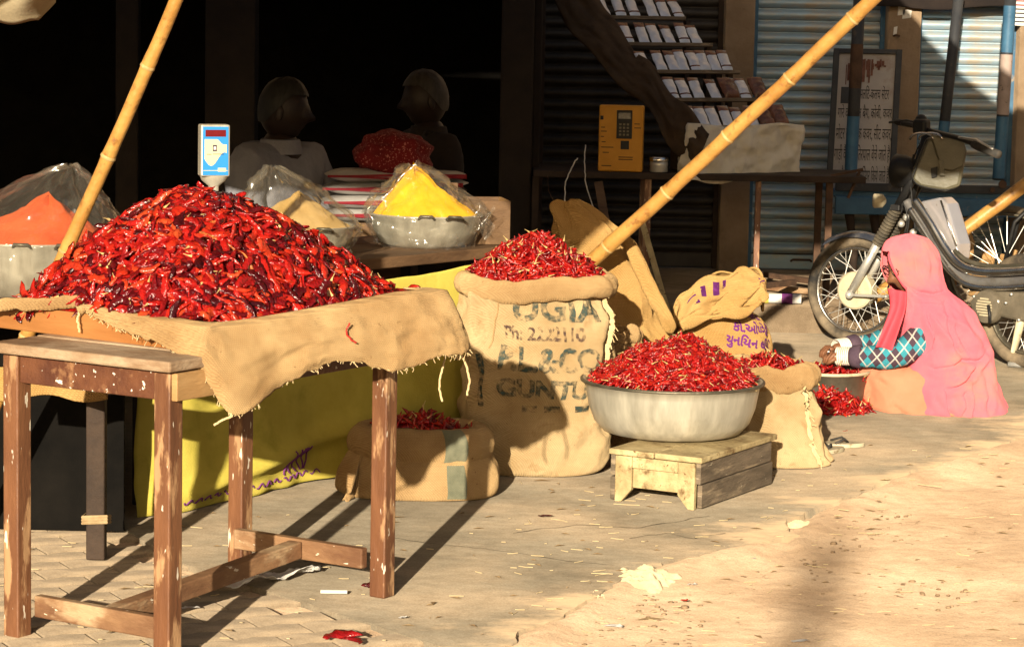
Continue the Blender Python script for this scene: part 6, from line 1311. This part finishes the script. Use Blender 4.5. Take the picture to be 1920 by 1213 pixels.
# ------------------------------------------------------------------ woman sorting chillies
def argyle():
    m = bpy.data.materials.new('argyle_knit'); m.use_nodes = True; N = m.node_tree.nodes; L = m.node_tree.links; b = N['Principled BSDF']; b.inputs['Roughness'].default_value = .9; b.inputs['Specular IOR Level'].default_value = .1
    tc = N.new('ShaderNodeTexCoord'); sx = N.new('ShaderNodeSeparateXYZ'); L.new(tc.outputs['Object'], sx.inputs[0])
    def mt(op, a, b_=None, c=None):
        n = N.new('ShaderNodeMath'); n.operation = op
        for i, v in enumerate((a, b_, c)):
            if v is None: continue
            if isinstance(v, (int, float)): n.inputs[i].default_value = v
            else: L.new(v, n.inputs[i])
        return n.outputs[0]
    K = 11.; x2 = mt('MULTIPLY', sx.outputs['X'], 1.25)
    u = mt('MULTIPLY', mt('ADD', x2, sx.outputs['Z']), K); v = mt('MULTIPLY', mt('SUBTRACT', x2, sx.outputs['Z']), K)
    ck = mt('MODULO', mt('ADD', mt('FLOOR', u), mt('FLOOR', v)), 2); ck = mt('ABSOLUTE', ck)
    lu = mt('LESS_THAN', mt('ABSOLUTE', mt('SUBTRACT', mt('FRACT', mt('ADD', u, 100.0)), .5)), .05); lv = mt('LESS_THAN', mt('ABSOLUTE', mt('SUBTRACT', mt('FRACT', mt('ADD', v, 100.0)), .5)), .05)
    ln = mt('MAXIMUM', lu, lv)
    m1 = N.new('ShaderNodeMix'); m1.data_type = 'RGBA'; L.new(ck, m1.inputs['Factor']); m1.inputs[6].default_value = (.045, .27, .34, 1); m1.inputs[7].default_value = (.075, .05, .07, 1)
    m2 = N.new('ShaderNodeMix'); m2.data_type = 'RGBA'; L.new(mt('MULTIPLY', ln, .8), m2.inputs['Factor']); L.new(m1.outputs[2], m2.inputs[6]); m2.inputs[7].default_value = (.55, .52, .47, 1)
    n = N.new('ShaderNodeTexNoise'); n.inputs['Scale'].default_value = 130; L.new(tc.outputs['Object'], n.inputs[0]); bp = N.new('ShaderNodeBump'); bp.inputs['Strength'].default_value = .5; bp.inputs['Distance'].default_value = .01; L.new(n.outputs[0], bp.inputs['Height']); L.new(bp.outputs[0], b.inputs['Normal'])
    L.new(m2.outputs[2], b.inputs['Base Color']); return m
M['argyle'] = argyle(); M['cuff'] = mat('cuff', (.07, .045, .07), (.10, .065, .09), 30, .9, bump=.4, bsc=160)
WY = 11.28
def Wp(px, py, dy=0.): return at(px, py, WY + dy)
wm = thing('person', 'woman in pink veil sitting on the ground sorting chillies', 'person', V((Wp(1755, 778).x, WY, 0)))
# body: one surface, head and hands included
J = {'pel': Wp(1800, 735), 'wst': Wp(1785, 690), 'chs': Wp(1758, 630), 'nk': Wp(1730, 572), 'nk2': Wp(1716, 545),
     'sn': Wp(1752, 610, -.11), 'en': Wp(1684, 670, -.2), 'wn': Wp(1594, 668, -.12), 'hn': Wp(1566, 666, -.10), 'sf': Wp(1722, 600, .15), 'ef': Wp(1662, 640, .13), 'wf': Wp(1588, 650, .02), 'hf': Wp(1560, 656, .0),
     'kn': Wp(1650, 730, -.16), 'an': Wp(1720, 760, -.2), 'fn': Wp(1668, 768, -.05), 'kf': Wp(1650, 730, .2), 'af': Wp(1730, 755, .1), 'ff': Wp(1690, 768, .02), 'hpn': Wp(1790, 745, -.12), 'hpf': Wp(1790, 740, .12)}
names = list(J); ix = {k: i for i, k in enumerate(names)}
ed = [('pel', 'wst'), ('wst', 'chs'), ('chs', 'nk'), ('nk', 'nk2'), ('chs', 'sn'), ('sn', 'en'), ('en', 'wn'), ('wn', 'hn'), ('chs', 'sf'), ('sf', 'ef'), ('ef', 'wf'), ('wf', 'hf'), ('pel', 'hpn'), ('hpn', 'kn'), ('kn', 'an'), ('an', 'fn'), ('pel', 'hpf'), ('hpf', 'kf'), ('kf', 'af'), ('af', 'ff')]
rd = dict(pel=.12, wst=.11, chs=.11, nk=.055, nk2=.045, sn=.055, en=.04, wn=.026, hn=.026, sf=.055, ef=.04, wf=.026, hf=.026, kn=.06, an=.04, fn=.03, kf=.06, af=.04, ff=.03, hpn=.085, hpf=.085)
v, f = skin([J[k] for k in names], [(ix[a], ix[b]) for a, b in ed], [rd[k] for k in names]); bd_ = MB().add(v, f)
for hk, dy in (('hn', -.004), ('hf', .004)):
    h = J[hk]
    for q in range(4):
        lat = V((.004 * q, .030 - .019 * q, .004)); ln = (.028, .033, .031, .024)[q]
        bd_.tube([h + lat * .8 + V((-.006, 0, .004)), h + lat + V((-.022, dy, .003)), h + lat + V((-.022 - ln * .7, dy, -.016)), h + lat + V((-.022 - ln * .85, dy, -.036 - .1 * ln))], [.0105, .0095, .0085, .006], 8)
    bd_.tube([h + V((.012, -.016, -.004)), h + V((-.008, -.034, -.012)), h + V((-.026, -.03, -.026)), h + V((-.038, -.02, -.036))], [.012, .010, .009, .006], 8)
hm = add_head(bd_, Wp(1707, 500, -.02), R(180 + 24), R(20), .98)
bd_.build('body', M['skin'], wm, smooth=True)
# knitted top
un = ['chs', 'wst', 'nk', 'sn', 'en', 'wn', 'sf', 'ef', 'wf']; iu = {k: i for i, k in enumerate(un)}
v, f = skin([J[k] for k in un], [(iu[a], iu[b]) for a, b in ed if a in iu and b in iu], [.125, .125, .06, .072, .062, .043, .068, .058, .04]); b = MB().add(v, f)
b.v = [(x + .007 * nz(x * 22, y * 14, z * 20), y, z + .009 * nz(x * 20 + 3, y * 12, z * 22)) for x, y, z in b.v]; sw_ = b.build('sweater', M['argyle'], wm, smooth=True)
for k, e in (('wn', 'en'), ('wf', 'ef')):
    d = (J[e] - J[k]).normalized(); MB().tube([J[k] + d * .002, J[k] + d * .012, J[k] + d * .045, J[k] + d * .05], [.038, .046, .050, .046], 18).build('cuff', M['cuff'], sw_, smooth=True)
    for q in range(7):
        c = J[k] - d * (.004 + q * .0085) ; MB().tube([c - d * .0035, c - d * .0015, c + d * .0015, c + d * .0035], [.036, .0395, .0395, .036], 22, cap=False).build('bangle', M['bangle'], wm, smooth=True)
c = J['hn'] + V((-.03, -.01, .016)); MB().tube([c + V((.005 * math.cos(a), .012 * math.sin(a), .011 * math.cos(a))) for a in [R(20 * i) for i in range(19)]], .003, 6).build('ring', M['chrome'], wm, smooth=True)
# skirt spread over the crossed legs
def rows_px(L): return [(max(.003, Wp(1750, y).z) if y < 776 else .003, (Wp(l, y).x + Wp(r, y).x) / 2, WY + dy, (Wp(r, y).x - Wp(l, y).x) / 2, ry) for y, l, r, ry, dy in L]
sk_r = rows_px([(782, 1630, 1860, .18, 0), (778, 1602, 1886, .29, 0), (765, 1600, 1884, .31, 0), (735, 1606, 1866, .295, 0), (705, 1612, 1850, .26, 0), (690, 1622, 1830, .215, 0), (680, 1660, 1800, .12, 0), (677, 1720, 1760, .02, 0)])
base_s = rings(sk_r, 2.3, .03, 7., 41., fold=.008, nf=15)
SKC = [([(410, 820), (455, 930), (418, 1030)], 5, .020), ([(500, 880), (560, 1000), (650, 1075)], 5, .02), ([(390, 1010), (470, 1052), (570, 1078)], 4.5, .02), ([(440, 850), (540, 900), (600, 990)], 5, .014)]
SKC = [([(1480 + x / 3.03, 420 + y / 3.03) for x, y in c], w, d) for c, w, d in SKC]
def skirt_f(u, t):
    p = base_s(u, t)
    if math.sin(6.2832 * u) > .1: return p
    return p + V((0, -crease(960 + p.x * FPX / WY + 14 * (p.z - .4), 440 + (Wp(1705, 440).z - p.z) * FPX / WY, SKC), 0))
SKIRT_LATE = lambda: MB().grid(skirt_f, 180, 80, wrap=True).build('skirt', M['peach'], wm, smooth=True)
# veil
vr = rows_px([(781, 1730, 1870, .2, -.02), (777, 1690, 1882, .275, -.03), (764, 1676, 1886, .315, -.03), (735, 1684, 1874, .305, -.03), (700, 1690, 1860, .285, -.02), (660, 1692, 1856, .265, 0), (625, 1688, 1844, .25, 0), (595, 1684, 1827, .22, 0), (568, 1682, 1804, .18, 0), (545, 1672, 1778, .14, 0), (520, 1657, 1768, .12, -.01), (490, 1652, 1764, .118, -.01), (466, 1655, 1757, .105, -.01), (448, 1670, 1742, .07, -.01), (440, 1697, 1716, .015, -.01)])
ZTOP = Wp(1705, 440).z
base_v = rings(vr, 2.15, .016, 6., 51.)
CREASE = [([(640, 330), (720, 372), (800, 384), (890, 372)], 9, .020), ([(690, 400), (700, 480), (668, 590), (690, 700), (740, 790)], 8, .016), ([(770, 500), (800, 600), (790, 680), (735, 745), (690, 800)], 9, .022),
          ([(860, 420), (878, 540), (905, 660), (960, 720)], 9, .016), ([(700, 752), (800, 790), (880, 770), (950, 742), (1060, 745), (1110, 690)], 8, .026), ([(840, 890), (905, 872), (1000, 820), (1068, 742)], 8, .026),
          ([(845, 900), (850, 990), (905, 1060)], 8, .018), ([(940, 890), (955, 980), (930, 1055)], 8, .018), ([(1160, 740), (1188, 880), (1205, 1000)], 9, .014), ([(660, 850), (642, 950), (705, 1040), (800, 1085)], 9, .018),
          ([(960, 420), (1010, 540), (1075, 640), (1120, 760)], 10, .014), ([(1000, 860), (1010, 960), (985, 1080)], 8, .014), ([(1090, 800), (1100, 920), (1075, 1060)], 9, .016), ([(760, 860), (790, 950), (860, 1060)], 8, .016), ([(900, 470), (930, 600), (1000, 700)], 8, .011), ([(690, 90), (700, 180), (720, 270)], 9, .006), ([(780, 110), (800, 220), (790, 320)], 9, .007)]
CREASE = [([(1480 + x / 3.03, 420 + y / 3.03) for x, y in c], w / 2., d) for c, w, d in CREASE]
def crease(px, py, L_=None):
    s = 0.
    for c, w, d in (L_ or CREASE):
        if not (min(q[0] for q in c) - 14 < px < max(q[0] for q in c) + 14 and min(q[1] for q in c) - 14 < py < max(q[1] for q in c) + 14): continue
        best = 1e9; tb_ = 0; n_ = len(c) - 1
        for i in range(n_):
            ax, ay = c[i]; bx_, by = c[i + 1]; dx, dy = bx_ - ax, by - ay; t = max(0, min(1, ((px - ax) * dx + (py - ay) * dy) / (dx * dx + dy * dy))); q = (px - ax - dx * t) ** 2 + (py - ay - dy * t) ** 2
            if q < best: best = q; tb_ = (i + t) / n_; sg = 1 if dx * (py - ay) - dy * (px - ax) > 0 else -1
        r = math.sqrt(best); env = math.sin(math.pi * min(.97, max(.05, tb_))) ** .5
        s += d * env * (-math.exp(-(r / w) ** 2) + .75 * math.exp(-((r - 2.2 * w) / (1.5 * w)) ** 2) * (1 if sg > 0 else .45))
    return s
def veil(u, t):
    p = base_v(u, t); a = 6.2832 * u; ny = math.sin(a); z = p.z
    low = smooth((.55 - z) / .35)
    # folds: fanning down from the neck and pulled across the back
    ph = math.atan2(z - Wp(1725, 545).z, p.x - Wp(1725, 545).x + .02) * 9 + 2.6 * nz(p.x * 4, z * 4, 3) + 1.2 * nz(p.x * 11, z * 9, 5)
    rad = math.hypot(z - Wp(1725, 545).z, p.x - Wp(1725, 545).x); ph2 = rad * 34 + 3.2 * nz(p.x * 5, z * 5, 8)
    fo = (.026 * (.5 - abs(math.sin(ph))) * smooth(rad / .18) + .03 * (.5 - abs(math.sin(ph2))) * max(0, nz(p.x * 5 + 2, z * 5, 6) + .25) * smooth((rad - .12) / .15)) * (1 if ny < .3 else .4) + .008 * low * math.sin(ph) * (.5 + .5 * nz(p.x * 6, z * 6, 9)) + .022 * low * fbm(p.x * 9, z * 9, 5 + ny, 3)
    fo *= smooth((Wp(1725, 548).z - z) / .09)
    sw = math.exp(-((z - .14 - .35 * (p.x - Wp(1780, 700).x)) / .035) ** 2) * .034 * (1 if ny < 0 else 0)
    hood = .006 * math.sin(z * 70 + p.x * 30) * smooth((z - .5) / .1)
    if ny < .1: fo += crease(960 + p.x * FPX / WY + 14 * (p.z - .4), 440 + (ZTOP - z) * FPX / WY)
    return p + V((.3 * fo, ny * (fo + sw * .3 + hood), 0))
SKIRT_LATE()
NU, NV = 260, 210; vb = MB(); vv = [veil(i / NU, j / NV) for j in range(NV + 1) for i in range(NU)]; ff = []
z_lo, z_hi = Wp(1700, 556).z, Wp(1700, 470).z
for j in range(NV):
    for i in range(NU):
        q = (j * NU + i, j * NU + (i + 1) % NU, (j + 1) * NU + (i + 1) % NU, (j + 1) * NU + i); a = 6.2832 * (i + .5) / NU; z = vv[q[0]].z
        k = smooth((z - z_lo) / .05) * (1 - .55 * smooth((z - z_lo) / (z_hi - z_lo)))
        if z_lo < z < z_hi and math.pi - .1 - .1 * k < a < math.pi + .35 + .75 * k: continue
        ff.append(q)
vb.add(vv, ff); ve = vb.build('veil', M['pink'], wm, smooth=True, solid=.004)
lc = [Wp(1664, 540, -.1), Wp(1668, 575, -.15), Wp(1656, 612, -.19), Wp(1641, 650, -.21)]; rc = [Wp(1700, 548, -.14), Wp(1697, 580, -.19), Wp(1684, 620, -.22), Wp(1672, 656, -.23)]
MB().grid(lambda u, v: V(cat(lc, v)).lerp(V(cat(rc, v)), u) + V((0, -.016 * math.sin(u * 6 + v * 2), 0)), 14, 30).build('hanging_edge', M['pink_deep'], ve, smooth=True, solid=.004)
ed_ = [veil(((math.pi + .35 + .75 * smooth((z - z_lo) / .05) * (1 - .55 * smooth((z - z_lo) / (z_hi - z_lo)))) / 6.2832), t_at_z(veil, .55, z)) for z in [lerp(z_lo, z_hi, k / 16) for k in range(17)]]
MB().tube(ed_, .006, 8).build('veil_border', M['pink_deep'], ve, smooth=True)
# spectacles
g_ = MB(); 
for s_ in (-1, 1): g_.tube([hm @ V((.098, s_ * .034 + .026 * math.cos(a), .018 + .02 * math.sin(a))) for a in [R(20 * i) for i in range(19)]], .0025, 6)
g_.tube([hm @ V((.104, -.008, .022)), hm @ V((.104, .008, .022))], .0025, 6)
for s_ in (-1, 1): g_.tube([hm @ V((.096, s_ * .06, .022)), hm @ V((.05, s_ * .08, .02)), hm @ V((-.01, s_ * .082, .01))], .0025, 6)
g_.build('spectacles', M['black'], wm, smooth=True); hair_cap(hm, .97, M['hair_dark'], wm)
# ------------------------------------------------------------------ post behind the viewer whose soft shadow crosses the road
tag(MB().tube([V((-3.05, -16, -.03)), V((-3.04, -16, 3.)), V((-3.05, -16, 6.4))], [.075, .068, .06], 14).build('street_post', M['wood_grey'], smooth=True), 'wooden street post across the road, casting a soft shadow on the dust', 'post')
